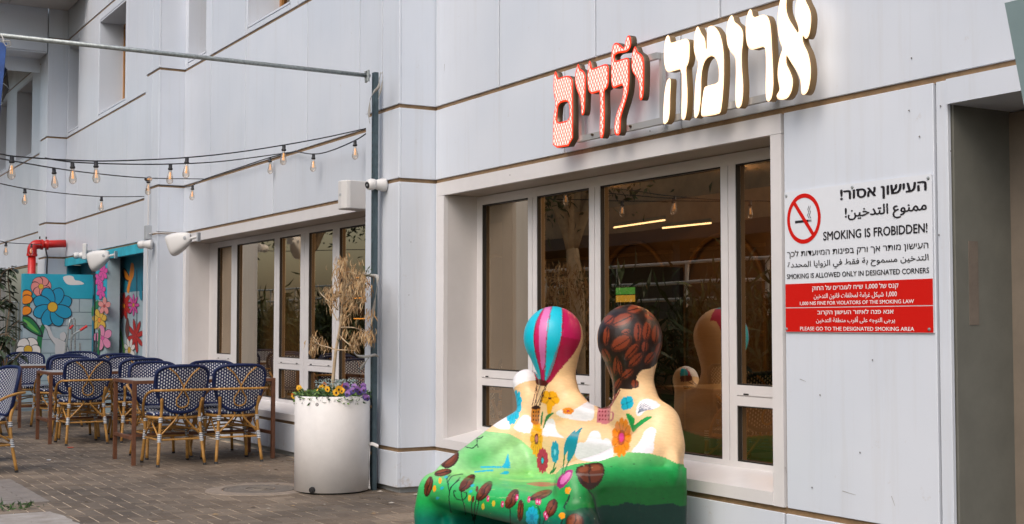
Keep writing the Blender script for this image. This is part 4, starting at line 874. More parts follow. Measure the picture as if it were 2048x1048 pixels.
# ------------------------------------------------------------------ painted sculpture bench
BX = -6.365
def bench_body():
    VV, FF = [], []
    def sphere(nu, nvv):
        v = [(0, 0, 1)] + [(math.sin(PI * j / nvv) * math.cos(2 * PI * i / nu), math.sin(PI * j / nvv) * math.sin(2 * PI * i / nu), math.cos(PI * j / nvv)) for j in range(1, nvv) for i in range(nu)] + [(0, 0, -1)]
        f = [(0, 1 + i, 1 + (i + 1) % nu) for i in range(nu)]
        for j in range(nvv - 2):
            for i in range(nu): a = 1 + j * nu + i; b = 1 + j * nu + (i + 1) % nu; f.append((a, a + nu, b + nu, b))
        k = len(v) - 1; f += [(k, k - nu + (i + 1) % nu, k - nu + i) for i in range(nu)]; return np.array(v), f
    SV, SF = sphere(24, 16)
    def add(v, f): n = len(VV); VV.extend(map(tuple, v)); FF.extend(tuple(n + i for i in q) for q in f)
    def ell(c, r, rot=None, seg=32):
        add(SV * np.array(r) + np.array(c), SF)
    def cap(P, Rr, n=14):     # chain of balls, dense enough to read as one limb
        P = [Vector(p) for p in P]
        for (a, ra), (b, rb) in zip(zip(P[:-1], Rr[:-1]), zip(P[1:], Rr[1:])):
            for i in range(n): t = i / (n - 1); r = [ra[k] + (rb[k] - ra[k]) * t for k in range(3)]; ell(a.lerp(b, t), r, seg=20)
    def slab(pts, y0, y1):    # outline in x,z
        if sum(pts[i][0] * pts[(i + 1) % len(pts)][1] - pts[(i + 1) % len(pts)][0] * pts[i][1] for i in range(len(pts))) < 0: pts = pts[::-1]
        n = len(pts); v = [(x, y0, z) for x, z in pts] + [(x, y1, z) for x, z in pts]
        add(v, [tuple(range(n)), tuple(range(2 * n - 1, n - 1, -1))] + [(i, n + i, n + (i + 1) % n, (i + 1) % n) for i in range(n)])
    for s in (-1, 1):
        hx = s * .395
        ell((hx, 4.23, 1.175), (.178, .185, .19)); cap([(hx, 4.235, 1.10), (hx * .99, 4.25, .95), (hx, 4.27, .82)], [(.155, .16, .12), (.112, .11, .1), (.16, .115, .1)], 8)
        # shoulders and back
        cap([(hx, 4.285, .755), (s * .58, 4.28, .71), ((.635 if s > 0 else -.665), 4.26, .60)], [(.25, .12, .125), (.14, .12, .13), (.13, .13, .15)], 9)
        slab([((.765 if s > 0 else -.80), 0), ((.775 if s > 0 else -.81), .50 if s > 0 else .36), (s * .62, .50 if s > 0 else .36), (s * .63, 0)], 3.66, 4.34)
        ell((s * .70, 3.67, .36 if s > 0 else .26), (.115, .09, .14))
    cap([(-.65, 4.25, .62), (-.69, 4.10, .55), (-.70, 3.90, .43), (-.705, 3.72, .33)], [(.13, .14, .15), (.125, .15, .13), (.12, .15, .12), (.12, .12, .12)], 9)
    cap([(-.60, 4.16, .42), (-.60, 3.95, .34), (-.60, 3.72, .26)], [(.13, .13, .12)] * 3, 8); cap([(.58, 4.16, .44), (.60, 3.95, .38), (.60, 3.72, .34)], [(.12, .13, .12)] * 3, 8)
    slab([(-.72, .25), (-.72, .62), (.72, .62), (.72, .25)], 4.12, 4.36)
    cap([(.62, 4.25, .60), (.65, 4.10, .53), (.665, 3.90, .47), (.67, 3.70, .44)], [(.12, .14, .15), (.115, .15, .13), (.115, .15, .125), (.115, .12, .12)], 9)
    slab([(-.77, .25), (-.77, .62), (-.62, .73), (-.35, .83), (-.15, .79), (0, .765), (.15, .79), (.35, .83), (.59, .78), (.71, .68), (.74, .25)], 4.22, 4.36)
    cap([(-.58, 4.25, .50), (0, 4.25, .48), (.58, 4.25, .50)], [(.22, .08, .22)] * 3, 8)
    ell((-.745, 4.25, .885), (.092, .092, .094)); cap([(-.735, 4.25, .86), (-.66, 4.27, .70)], [(.085, .08, .08), (.13, .11, .1)], 6)
    slab([(-.76, .17), (-.76, .345), (.76, .345), (.76, .17)], 3.66, 4.3)
    cap([(-.76, 3.64, .275), (.74, 3.64, .275)], [(.11, .10, .10)] * 2, 26)
    cap([(-.78, 3.63, .26), (-.81, 3.61, .12), (-.81, 3.61, .0)], [(.11, .10, .11), (.10, .095, .1), (.09, .085, .05)], 8)
    cap([(.78, 3.65, .26), (.78, 3.64, .12), (.78, 3.64, .0)], [(.11, .10, .11), (.11, .095, .1), (.09, .085, .05)], 8)
    me = bpy.data.meshes.new('bench_raw'); me.from_pydata(VV, [], FF); o = bpy.data.objects.new('bench_raw', me); COL.objects.link(o)
    r = o.modifiers.new('r', 'REMESH'); r.mode = 'VOXEL'; r.voxel_size = .0125; r.use_smooth_shade = True
    s_ = o.modifiers.new('s', 'SMOOTH'); s_.factor = .5; s_.iterations = 26
    q = o.modifiers.new('q', 'SUBSURF'); q.levels = 1; q.render_levels = 1; q.subdivision_type = 'CATMULL_CLARK'
    bpy.context.view_layer.update(); res = bpy.data.meshes.new_from_object(o.evaluated_get(bpy.context.evaluated_depsgraph_get()))
    bpy.data.objects.remove(o); bpy.data.meshes.remove(me); return res
bme = bench_body(); bme.name = 'bench_body'
nv = len(bme.vertices); co = np.empty(nv * 3); bme.vertices.foreach_get('co', co); co = co.reshape(-1, 3); nr = np.empty(nv * 3); bme.vertices.foreach_get('normal', nr); nr = nr.reshape(-1, 3)
co[:, 2] = np.maximum(co[:, 2], 0.0)
wco = co + np.array([BX, 0, 0])
# stencil coordinates: the painting runs along one oblique direction across the whole body
D_ = wco - np.array(CC); zc_ = D_ @ np.array(CF); U_ = 1024 + FPX * (D_ @ np.array(CR)) / zc_; V_ = 524 - FPX * (D_ @ np.array(CU)) / zc_
view = D_ / np.linalg.norm(D_, axis=1)[:, None]; front = (nr * view).sum(1) < 0.12
X_, Y_, Z_ = co[:, 0], co[:, 1], co[:, 2]
def hexc(r, g, b): 
    f = lambda v: (v / 255 / 12.92) if v <= 10 else ((v / 255 + .055) / 1.055) ** 2.4
    return np.array([f(r), f(g), f(b)])
def vnoise(x, y, s, seed=0):
    x, y = x / s, y / s; xi, yi = np.floor(x), np.floor(y); fx, fy = x - xi, y - yi; fx = fx * fx * (3 - 2 * fx); fy = fy * fy * (3 - 2 * fy)
    h = lambda a, b: np.modf(np.abs(np.sin(a * 127.1 + b * 311.7 + seed * 17.3) * 43758.5453))[0]
    return (h(xi, yi) * (1 - fx) + h(xi + 1, yi) * fx) * (1 - fy) + (h(xi, yi + 1) * (1 - fx) + h(xi + 1, yi + 1) * fx) * fy
C_ = np.zeros((nv, 3)); PEACH = hexc(240, 200, 150)
n1 = vnoise(U_, V_, 22, 1)[:, None]; n2 = vnoise(U_, V_, 7, 2)[:, None]
C_[:] = PEACH * (0.94 + .1 * n1)
def inpoly(pts, u=U_, v=V_):
    r = np.zeros(len(u), bool); n = len(pts)
    for i in range(n):
        (x0, y0), (x1, y1) = pts[i], pts[(i + 1) % n]
        if y0 == y1: continue
        c = ((y0 > v) != (y1 > v)) & (u < (x1 - x0) * (v - y0) / (y1 - y0) + x0); r ^= c
    return r
def smp(pts, n=5): return [(p.x, p.y) for p in smooth_path([(x, y, 0) for x, y in pts], n, closed=True)]
def put(mask, c, a=1.0, soft=None):
    m = mask & front
    C_[m] = C_[m] * (1 - a) + np.asarray(c) * a
def shape(pts, c, a=1.0, sm=True): put(inpoly(smp(pts) if sm else pts), c, a)
def ellm(cx, cy, rx, ry, rot=0):
    t = R(rot); du, dv = U_ - cx, V_ - cy; a = du * math.cos(t) + dv * math.sin(t); b = -du * math.sin(t) + dv * math.cos(t); return (a / rx) ** 2 + (b / ry) ** 2
def ellp(cx, cy, rx, ry, rot, c, a=1.0): put(ellm(cx, cy, rx, ry, rot) < 1, c, a)
def linep(pts, w, c, a=1.0):
    P_ = smooth_path([(x, y, 0) for x, y in pts], 5); d = np.full(nv, 1e9)
    for p, q in zip(P_[:-1], P_[1:]):
        e = np.array([q.x - p.x, q.y - p.y]); L2_ = max(1e-9, e @ e); t = np.clip(((U_ - p.x) * e[0] + (V_ - p.y) * e[1]) / L2_, 0, 1)
        d = np.minimum(d, np.hypot(U_ - p.x - t * e[0], V_ - p.y - t * e[1]))
    put(d < w, c, a)
# ---- back of the sculpture: plain zones by height
zb = 0.56 + .03 * np.sin(X_ * 5)
gt = np.clip((zb - Z_) / .5, 0, 1)[:, None]
G_A, G_B, G_C, G_D = hexc(140, 200, 128), hexc(40, 165, 88), hexc(20, 120, 55), hexc(0, 46, 36)
def ramp4(t): return np.where(t < .33, G_A + (G_B - G_A) * t * 3, np.where(t < .66, G_B + (G_C - G_B) * (t * 3 - 1), G_C + (G_D - G_C) * np.clip(t * 3 - 2, 0, 1)))
zb = np.where(Y_ < 4.20, .9, zb); m = (~front) & (Z_ < zb); C_[m] = ramp4(gt)[m]
# ---- painted clouds
CW_ = hexc(232, 232, 238)
for pts in ([(985, 850), (988, 838), (1000, 832), (1010, 828), (1014, 838), (1020, 848), (1018, 858), (1000, 858)], [(1028, 858), (1034, 845), (1044, 832), (1056, 830), (1066, 842), (1068, 862), (1050, 866)], [(1085, 870), (1090, 848), (1098, 838), (1108, 840), (1112, 858), (1118, 868), (1128, 876), (1108, 873)],
            [(1112, 826), (1120, 820), (1135, 822), (1150, 818), (1170, 806), (1184, 800), (1188, 815), (1186, 838), (1165, 842), (1140, 838), (1122, 834)], [(1152, 915), (1150, 900), (1156, 886), (1170, 884), (1178, 870), (1185, 862), (1198, 864), (1204, 880), (1212, 876), (1222, 884), (1226, 912), (1208, 922), (1170, 922)],
            [(1262, 905), (1280, 882), (1290, 862), (1302, 854), (1312, 862), (1308, 880), (1305, 905), (1280, 908)], [(1272, 828), (1276, 808), (1290, 798), (1306, 800), (1320, 810), (1308, 818), (1290, 822), (1280, 832)]):
    shape(pts, CW_, .93)
for k in range(7): linep([(1276, 826), (1280 + k * 2, 812 + k * 1.4), (1286 + k * 3.6, 803 + k * 2.6)], .7, hexc(90, 100, 120), .8)
m_ = ((X_ + .745) ** 2 + (Z_ - .885) ** 2 < .12 ** 2) & (Z_ > .865 + (X_ + .745) * .5) & (X_ < -.64); put(m_, CW_, .95)
# ---- green hills and seat
hill = smp([(850, 1100), (845, 960), (880, 905), (915, 872), (950, 864), (985, 862), (1018, 868), (1040, 880), (1062, 900), (1078, 922), (1092, 948), (1105, 950), (1118, 945)], 5)
seatz = [(780, 1200), (780, 980), (880, 900), (935, 868), (970, 862), (1018, 867), (1042, 880), (1065, 900), (1080, 925), (1096, 948), (1112, 948), (1122, 936), (1150, 928), (1200, 922), (1228, 913), (1256, 904), (1300, 907), (1330, 915), (1352, 926), (1400, 935), (1400, 1200)]
gm = inpoly(seatz)
lft = U_ < 1118
tv = np.clip((V_ - 862) / 150, 0, 1)
topc = np.where(((np.abs(V_ - 890 - (U_ - 980) * .1) < 34) & (U_ < 1010))[:, None], hexc(88, 186, 100), hexc(150, 205, 140))
hl = hexc(150, 205, 140) * np.clip(.85 + n1 * .3, 0, 1.2)
g1 = np.exp(-(((U_ - 955) / 38) ** 2 + ((V_ - 915) / 32) ** 2))[:, None]; hl = hl * (1 - g1 * .85) + hexc(55, 165, 80) * g1 * .85
seatc = hexc(125, 195, 112) * np.ones((nv, 3)); t2 = np.clip((V_ - 945 - 0.02 * (U_ - 960)) / 100, 0, 1)[:, None]
seatc = np.where(t2 < .25, hexc(140, 200, 120) + (hexc(70, 185, 105) - hexc(140, 200, 120)) * t2 * 4, np.where(t2 < .6, hexc(70, 185, 105) + (hexc(22, 165, 78) - hexc(70, 185, 105)) * ((t2 - .25) / .35), hexc(22, 165, 78) + (hexc(0, 112, 92) - hexc(22, 165, 78)) * np.clip((t2 - .6) / .35, 0, 1)))
lm_ = np.clip((V_ - 936) / 10, 0, 1)[:, None]; leftc = hl * (1 - lm_) + seatc * lm_
t3 = np.clip((V_ - 905 - np.clip((1250 - U_) * .10, 0, 40) + n1[:, 0] * 10) / 150, 0, 1)[:, None]
armc = np.where(t3 < .25, hexc(122, 196, 118) + (hexc(30, 160, 80) - hexc(122, 196, 118)) * t3 * 4, np.where(t3 < .5, hexc(30, 160, 80) + (hexc(10, 100, 35) - hexc(30, 160, 80)) * ((t3 - .25) * 4), np.where(t3 < .72, hexc(8, 92, 32), hexc(0, 44, 34))))
rm_ = np.clip((U_ - 1120 - np.clip(V_ - 990, 0, 100) * .0) / 14, 0, 1)[:, None]
gcol = leftc * (1 - rm_) + armc * rm_
cap_g = np.exp(-(((U_ - 1140) / 30) ** 2 + ((V_ - 975) / 40) ** 2))[:, None]; gcol = gcol * (1 - .8 * cap_g) + hexc(24, 152, 72) * .8 * cap_g
put(gm, 0); mm_ = gm & front; C_[mm_] = gcol[mm_] * (.93 + .14 * n2[mm_])
n3 = vnoise(U_ * .35 + V_, V_ * 2.2 - U_ * .4, 3.2, 5)[:, None]; n4 = vnoise(U_, V_, 1.7, 9)[:, None]; C_ *= .90 + .13 * n3 + .06 * n4
# water and little brush strokes
BLU = hexc(20, 170, 205)
shape([(1016, 906), (1018, 920), (1020, 932), (1004, 934), (1010, 924)], BLU); linep([(962, 934), (990, 934), (1020, 935)], 1.6, BLU); linep([(950, 944), (975, 941), (985, 941)], 1.6, BLU); shape([(1000, 948), (1012, 942), (1019, 944), (1014, 948)], BLU)
shape([(1053, 968), (1075, 964), (1112, 966), (1120, 970), (1085, 973)], hexc(190, 80, 85), .85); linep([(1000, 958), (1050, 962), (1110, 958)], 2, hexc(170, 215, 130), .6)
for i in range(26):
    x, y = random.uniform(905, 1105), random.uniform(942, 1000); linep([(x, y), (x + random.uniform(8, 22), y + random.uniform(-1, 1))], .9, [hexc(110, 200, 120), hexc(30, 150, 110), hexc(160, 210, 120)][i % 3], .5)
# stems
INKC = hexc(20, 45, 35); BRN = hexc(96, 44, 20); BRD = hexc(48, 22, 12); BRL = hexc(150, 80, 48)
for pts in ([(899, 985), (898, 1000), (902, 1025)], [(899, 985), (895, 965), (893, 955)], [(900, 976), (912, 964), (920, 955)], [(899, 982), (906, 970), (918, 960)], [(897, 962), (905, 952), (925, 948)], [(897, 968), (894, 958), (900, 950)], [(956, 895), (954, 886), (955, 876)], [(930, 893), (945, 896), (954, 888)], [(955, 876), (950, 874)], [(955, 877), (962, 876), (966, 872)],
            [(924, 975), (923, 990), (928, 1010), (932, 1030)], [(923, 1000), (914, 998), (908, 990), (908, 982), (912, 982)], [(925, 1000), (932, 995), (933, 986), (928, 984)], [(955, 984), (950, 1010), (948, 1040)], [(946, 1040), (943, 1015), (945, 998)], [(958, 1003), (952, 1030), (948, 1048)], [(1020, 1020), (1021, 1048)], [(1074, 1010), (1080, 1025), (1079, 1048)], [(1092, 1030), (1086, 1048)],
            [(1139, 990), (1136, 1000), (1129, 1012), (1130, 1018)], [(1177, 980), (1187, 995), (1192, 1020), (1190, 1048)], [(1182, 1040), (1176, 1030), (1171, 1033)], [(1125, 1040), (1122, 1048)]): linep(pts, 1.0 if pts[0][0] < 1100 else 1.6, INKC)
def bean(cx, cy, rx, ry, rot, sheen=True):
    ellp(cx, cy, rx, ry, rot, BRD); ellp(cx - rx * .06, cy - ry * .05, rx * .86, ry * .9, rot, BRN); e = ellm(cx - rx * .1, cy - ry * .1, rx * .6, ry * .7, rot)
    put((e < 1) & (n2[:, 0] > .35), BRL, .45)
    t = R(rot + 90) if ry >= rx else R(rot); dx, dy = math.cos(t) * max(rx, ry) * .85, math.sin(t) * max(rx, ry) * .85
    linep([(cx - dx, cy - dy), (cx - dx * .3 + rx * .1, cy - dy * .3), (cx + dx * .3 - rx * .1, cy + dy * .3), (cx + dx, cy + dy)], 1.1, BRD)
bean(968, 845, 18, 9, -38); bean(933, 872, 11, 5, -8); bean(928, 884, 5, 2.6, 0); bean(899, 917, 16, 22, 42); bean(886, 945, 18, 7, -12); bean(857, 973, 8, 21, 14); bean(934, 966, 22, 10, -48); bean(969, 982, 24, 10, -55); bean(1024, 998, 22, 11, -62); bean(1041, 1021, 6.5, 22, 3); bean(1082, 990, 24, 8, -20); bean(1103, 1016, 11, 19, 22); bean(1150, 1045, 18, 18, 0)
shape([(1152, 938), (1166, 930), (1195, 925), (1206, 930), (1209, 942), (1204, 960), (1192, 974), (1180, 980), (1165, 972), (1155, 956)], BRD); shape([(1155, 938), (1168, 932), (1193, 928), (1203, 932), (1206, 942), (1201, 957), (1190, 965), (1172, 964), (1158, 952)], BRN); linep([(1178, 929), (1181, 938), (1178, 945), (1180, 965)], 1.6, BRD); shape([(1160, 936), (1174, 933), (1174, 942), (1160, 944)], BRL, .5); shape([(1184, 932), (1198, 931), (1200, 940), (1184, 941)], BRL, .5); linep([(1154, 948), (1180, 950), (1206, 948)], 2.2, hexc(120, 110, 105), .5)
shape([(1114, 972), (1116, 958), (1126, 946), (1140, 939), (1146, 942), (1143, 955), (1133, 968), (1122, 977)], hexc(150, 40, 110)); shape([(1120, 966), (1124, 954), (1136, 944), (1142, 946), (1136, 958), (1126, 968)], hexc(205, 110, 170))
for cx, cy in ((1136, 981), (1124, 1031)): ellp(cx, cy, 6, 6.5, 0, hexc(235, 150, 25))
for cx, cy, k in ((880, 961, 0), (869, 977, 0), (939, 996, 1), (966, 1013, 1), (987, 1007, 1), (976, 997, 2), (1005, 1008, 2), (1034, 995, 2), (1058, 999, 2), (1074, 1003, 2), (1079, 1004, 2), (1090, 1028, 2), (1093, 1034, 2), (946, 998, 3), (954, 978, 3)):
    ellp(cx, cy, 3.2 if k != 3 else 2.6, 6.5, 4, [hexc(240, 165, 30), hexc(215, 190, 50), hexc(205, 30, 105), BRN][k]); 
    if k == 2: ellp(cx + .5, cy, 1.1, 2.6, 0, hexc(240, 190, 215))
for cx, cy in ((884, 976), (892, 954), (945, 971), (941, 983), (875, 996)): ellp(cx, cy, 4, 2.6, -20, BLU, .8)
def bloom(cx, cy, rx, ry, n, c, cc, rot=0, rc=.28, dark=None):
    t = R(rot); du, dv = U_ - cx, V_ - cy; a = (du * math.cos(t) + dv * math.sin(t)) / rx; b = (-du * math.sin(t) + dv * math.cos(t)) / ry; rr = np.hypot(a, b); th = np.arctan2(b, a)
    k = .80 + .2 * np.abs(np.cos(th * n / 2)) ** .6; put(rr < k, c); put((rr < k * .9) & (np.abs(np.sin(th * n / 2)) > .94), np.asarray(c) * .55, .7)
    if dark is not None: put(rr < rc * 1.6, dark)
    put(rr < rc, cc)
CYB = hexc(25, 175, 205); YLW = hexc(235, 165, 15); ORG = hexc(228, 130, 10)
bloom(1028, 815, 15, 36, 11, CYB, hexc(120, 205, 220), 10); bloom(1064, 1034, 13, 22, 9, CYB, hexc(20, 140, 180)); bloom(1073, 878, 13, 36, 12, YLW, hexc(190, 110, 110), 0, .2, hexc(110, 50, 20)); bloom(1085, 921, 12, 26, 12, hexc(180, 25, 70), CYB, 0, .2, hexc(90, 30, 35)); bloom(1110, 904, 8.5, 23, 9, hexc(15, 155, 185), hexc(120, 205, 220))
bloom(1243, 875, 20, 40, 11, ORG, hexc(205, 60, 130), 4, .24, hexc(170, 70, 20)); bloom(1254, 806, 13, 16, 4, CYB, hexc(15, 120, 150), 30, .15); bloom(1100, 797, 20, 16, 5, YLW, hexc(90, 35, 25), 15, .17); bloom(1136, 822, 12, 7, 5, hexc(235, 140, 40), hexc(190, 50, 80), 0, .25); shape([(1098, 805), (1106, 805), (1102, 826), (1096, 828), (1093, 815)], YLW)
TEA = hexc(15, 140, 160); DG = hexc(25, 120, 60)
shape([(1151, 860), (1145, 880), (1134, 905), (1128, 912), (1128, 895), (1134, 876)], TEA); shape([(1165, 855), (1158, 870), (1150, 905), (1138, 924), (1134, 914), (1142, 880), (1152, 864)], TEA); linep([(1129, 910), (1127, 930), (1124, 948)], 1.2, DG); linep([(1138, 922), (1132, 935), (1128, 948)], 1.2, DG); linep([(1110, 925), (1106, 938), (1100, 946)], 1, DG); shape([(1113, 934), (1108, 944), (1099, 948), (1104, 940)], DG)
shape([(1252, 827), (1262, 830), (1270, 840), (1268, 850), (1290, 835), (1304, 834), (1288, 846), (1275, 856), (1266, 864), (1260, 850)], hexc(30, 150, 70)); linep([(1254, 829), (1262, 842), (1266, 858)], .8, DG)
shape([(1086, 822), (1084, 848), (1081, 850), (1082, 832)], DG); shape([(1108, 826), (1096, 838), (1086, 858), (1092, 834), (1100, 827)], DG)
# balloon head: gores
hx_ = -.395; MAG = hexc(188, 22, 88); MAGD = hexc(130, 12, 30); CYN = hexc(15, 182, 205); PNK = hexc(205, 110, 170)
bal = smp([(1104, 609), (1128, 612), (1148, 626), (1160, 650), (1162, 676), (1152, 700), (1136, 722), (1118, 742), (1104, 760), (1094, 768), (1080, 768), (1072, 760), (1066, 738), (1050, 710), (1043, 690), (1043, 670), (1050, 644), (1068, 622), (1086, 612)])
shape(bal, MAG, sm=False)
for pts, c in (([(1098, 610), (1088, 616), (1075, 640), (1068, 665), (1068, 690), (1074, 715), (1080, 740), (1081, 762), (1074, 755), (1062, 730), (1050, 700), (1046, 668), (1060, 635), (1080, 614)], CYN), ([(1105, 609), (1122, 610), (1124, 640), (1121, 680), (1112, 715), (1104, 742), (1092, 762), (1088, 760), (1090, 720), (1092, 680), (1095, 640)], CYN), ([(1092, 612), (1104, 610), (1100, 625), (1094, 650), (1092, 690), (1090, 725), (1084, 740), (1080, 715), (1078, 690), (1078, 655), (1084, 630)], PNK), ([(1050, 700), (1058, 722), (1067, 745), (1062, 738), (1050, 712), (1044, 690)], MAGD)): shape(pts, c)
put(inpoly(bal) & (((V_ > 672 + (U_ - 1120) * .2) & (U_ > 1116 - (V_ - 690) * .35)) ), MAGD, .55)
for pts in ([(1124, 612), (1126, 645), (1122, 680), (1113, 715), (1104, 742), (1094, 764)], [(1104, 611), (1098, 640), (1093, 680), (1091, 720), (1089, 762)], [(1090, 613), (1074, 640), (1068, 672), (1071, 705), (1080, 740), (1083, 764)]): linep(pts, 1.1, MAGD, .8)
shape([(1072, 758), (1092, 762), (1096, 768), (1090, 772), (1074, 769)], hexc(80, 20, 12))
for a, b in (((1074, 770), (1064, 812)), ((1080, 772), (1068, 812)), ((1074, 770), (1072, 812)), ((1092, 770), (1072, 812)), ((1090, 772), (1078, 812)), ((1094, 768), (1080, 812))): linep([a, ((a[0] + b[0]) / 2, (a[1] + b[1]) / 2), b], .75, hexc(60, 25, 20))
shape([(1063, 815), (1081, 815), (1077, 848), (1068, 850), (1062, 844)], hexc(190, 115, 35), sm=False); ellp(1072, 815, 9, 3.5, 0, BRD)
for i in range(9): ellp(1067 + (i % 3) * 5, 824 + (i // 3) * 8, 1.3, 2, 0, BRD)
# coffee bean head
bh = smp([(1196, 690), (1196, 664), (1206, 635), (1226, 614), (1256, 603), (1290, 606), (1318, 622), (1334, 652), (1334, 690), (1326, 712), (1305, 734), (1282, 742), (1272, 760), (1274, 772), (1262, 778), (1240, 778), (1232, 790), (1218, 796), (1208, 788), (1213, 760), (1210, 730), (1200, 712)])
put(inpoly(bh), hexc(34, 20, 14))
BR_ = random.Random(5); bl = []
for cx, cy, rx, ry, ro_ in ((1270, 618, 17, 10, -15), (1245, 640, 24, 13, -25), (1213, 672, 7, 20, 5), (1276, 665, 9, 22, 0), (1294, 662, 9, 22, 8), (1243, 686, 24, 15, -32), (1213, 712, 8, 17, -25), (1264, 703, 9, 22, 42), (1232, 732, 6, 20, 5), (1240, 736, 5, 16, -8), (1272, 720, 9, 20, 45), (1312, 668, 9, 20, 5), (1318, 700, 8, 18, 20), (1221, 750, 7, 22, -12), (1255, 748, 8, 15, 50), (1218, 640, 12, 10, -40), (1300, 632, 12, 9, 35), (1236, 768, 6, 14, 30), (1270, 768, 8, 9, 0), (1300, 716, 8, 16, 40), (1220, 784, 9, 9, 0), (1252, 664, 10, 6, -20), (1290, 694, 7, 12, 10), (1237, 612, 12, 6, -25), (1322, 640, 6, 10, -10)):
    ellp(cx, cy, rx, ry, ro_, hexc(70, 32, 18)); ellp(cx - 1, cy - 1, rx * .8, ry * .8, ro_, hexc(122, 52, 28)); t = R(ro_ + (90 if ry > rx else 0)); L_ = max(rx, ry) * .8
    linep([(cx - math.cos(t) * L_, cy - math.sin(t) * L_), (cx + 1, cy), (cx + math.cos(t) * L_, cy + math.sin(t) * L_)], 1.1, hexc(40, 18, 12))
DRD = hexc(130, 20, 40)
for a, b in (((1205, 784), (1198, 812)), ((1211, 790), (1208, 814)), ((1206, 786), (1216, 814)), ((1228, 790), (1208, 814)), ((1232, 788), (1220, 812)), ((1240, 780), (1222, 812))): linep([a, ((a[0] + b[0]) / 2, (a[1] + b[1]) / 2), b], 1.2, DRD)
shape([(1196, 814), (1222, 814), (1219, 846), (1210, 849), (1193, 844)], hexc(205, 120, 130), sm=False); ellp(1208, 814, 13, 4, 0, hexc(90, 20, 25)); linep([(1221, 824), (1226, 826), (1225, 838), (1219, 842)], 1.8, hexc(200, 110, 120))
for i in range(12): ellp(1199 + (i % 4) * 6, 823 + (i // 4) * 8, 1.8, 1.8, 0, DRD)
# scuffs
for i in range(40): ellp(random.uniform(900, 1200), random.uniform(930, 1045), random.uniform(.7, 1.8), random.uniform(.5, 1.1), random.uniform(0, 180), hexc(150, 170, 130), .6)
for i in range(50): ellp(random.uniform(1120, 1350), random.uniform(915, 1040), random.uniform(.8, 2.2), random.uniform(.5, 1.2), random.uniform(0, 180), hexc(30, 50, 35), .7)
bme.vertices.foreach_set('co', co.ravel())
at_ = bme.color_attributes.new('paint', 'FLOAT_COLOR', 'POINT'); rgba = np.ones((nv, 4), np.float32); rgba[:, :3] = np.clip(C_, 0, 1); at_.data.foreach_set('color', rgba.ravel())
BM_ = bpy.data.materials.new('glossy_bench_paint'); BM_.use_nodes = True; nt = BM_.node_tree; b = nt.nodes['Principled BSDF']; a = nt.nodes.new('ShaderNodeAttribute'); a.attribute_name = 'paint'; nt.links.new(a.outputs['Color'], b.inputs['Base Color'])
b.inputs['Roughness'].default_value = .42; b.inputs['Specular IOR Level'].default_value = .28; b.inputs['Coat Weight'].default_value = .2; b.inputs['Coat Roughness'].default_value = .10
n_ = nt.nodes.new('ShaderNodeTexNoise'); n_.inputs['Scale'].default_value = 22; n_.inputs['Detail'].default_value = 3; g_n = nt.nodes.new('ShaderNodeNewGeometry'); nt.links.new(g_n.outputs['Position'], n_.inputs['Vector']); bu = nt.nodes.new('ShaderNodeBump'); bu.inputs['Strength'].default_value = .12; bu.inputs['Distance'].default_value = .006; nt.links.new(n_.outputs['Fac'], bu.inputs['Height']); nt.links.new(bu.outputs[0], b.inputs['Coat Normal']); nt.links.new(bu.outputs[0], b.inputs['Normal'])
bme.materials.clear(); bme.materials.append(BM_); bme.polygons.foreach_set('use_smooth', [True] * len(bme.polygons))
be = link('painted_bench', bme); be.location = (BX, 0, 0); tag(be, 'glossy painted sculpture bench of two hugging round-headed figures in front of the near window', 'bench')
print('BENCH verts', nv)

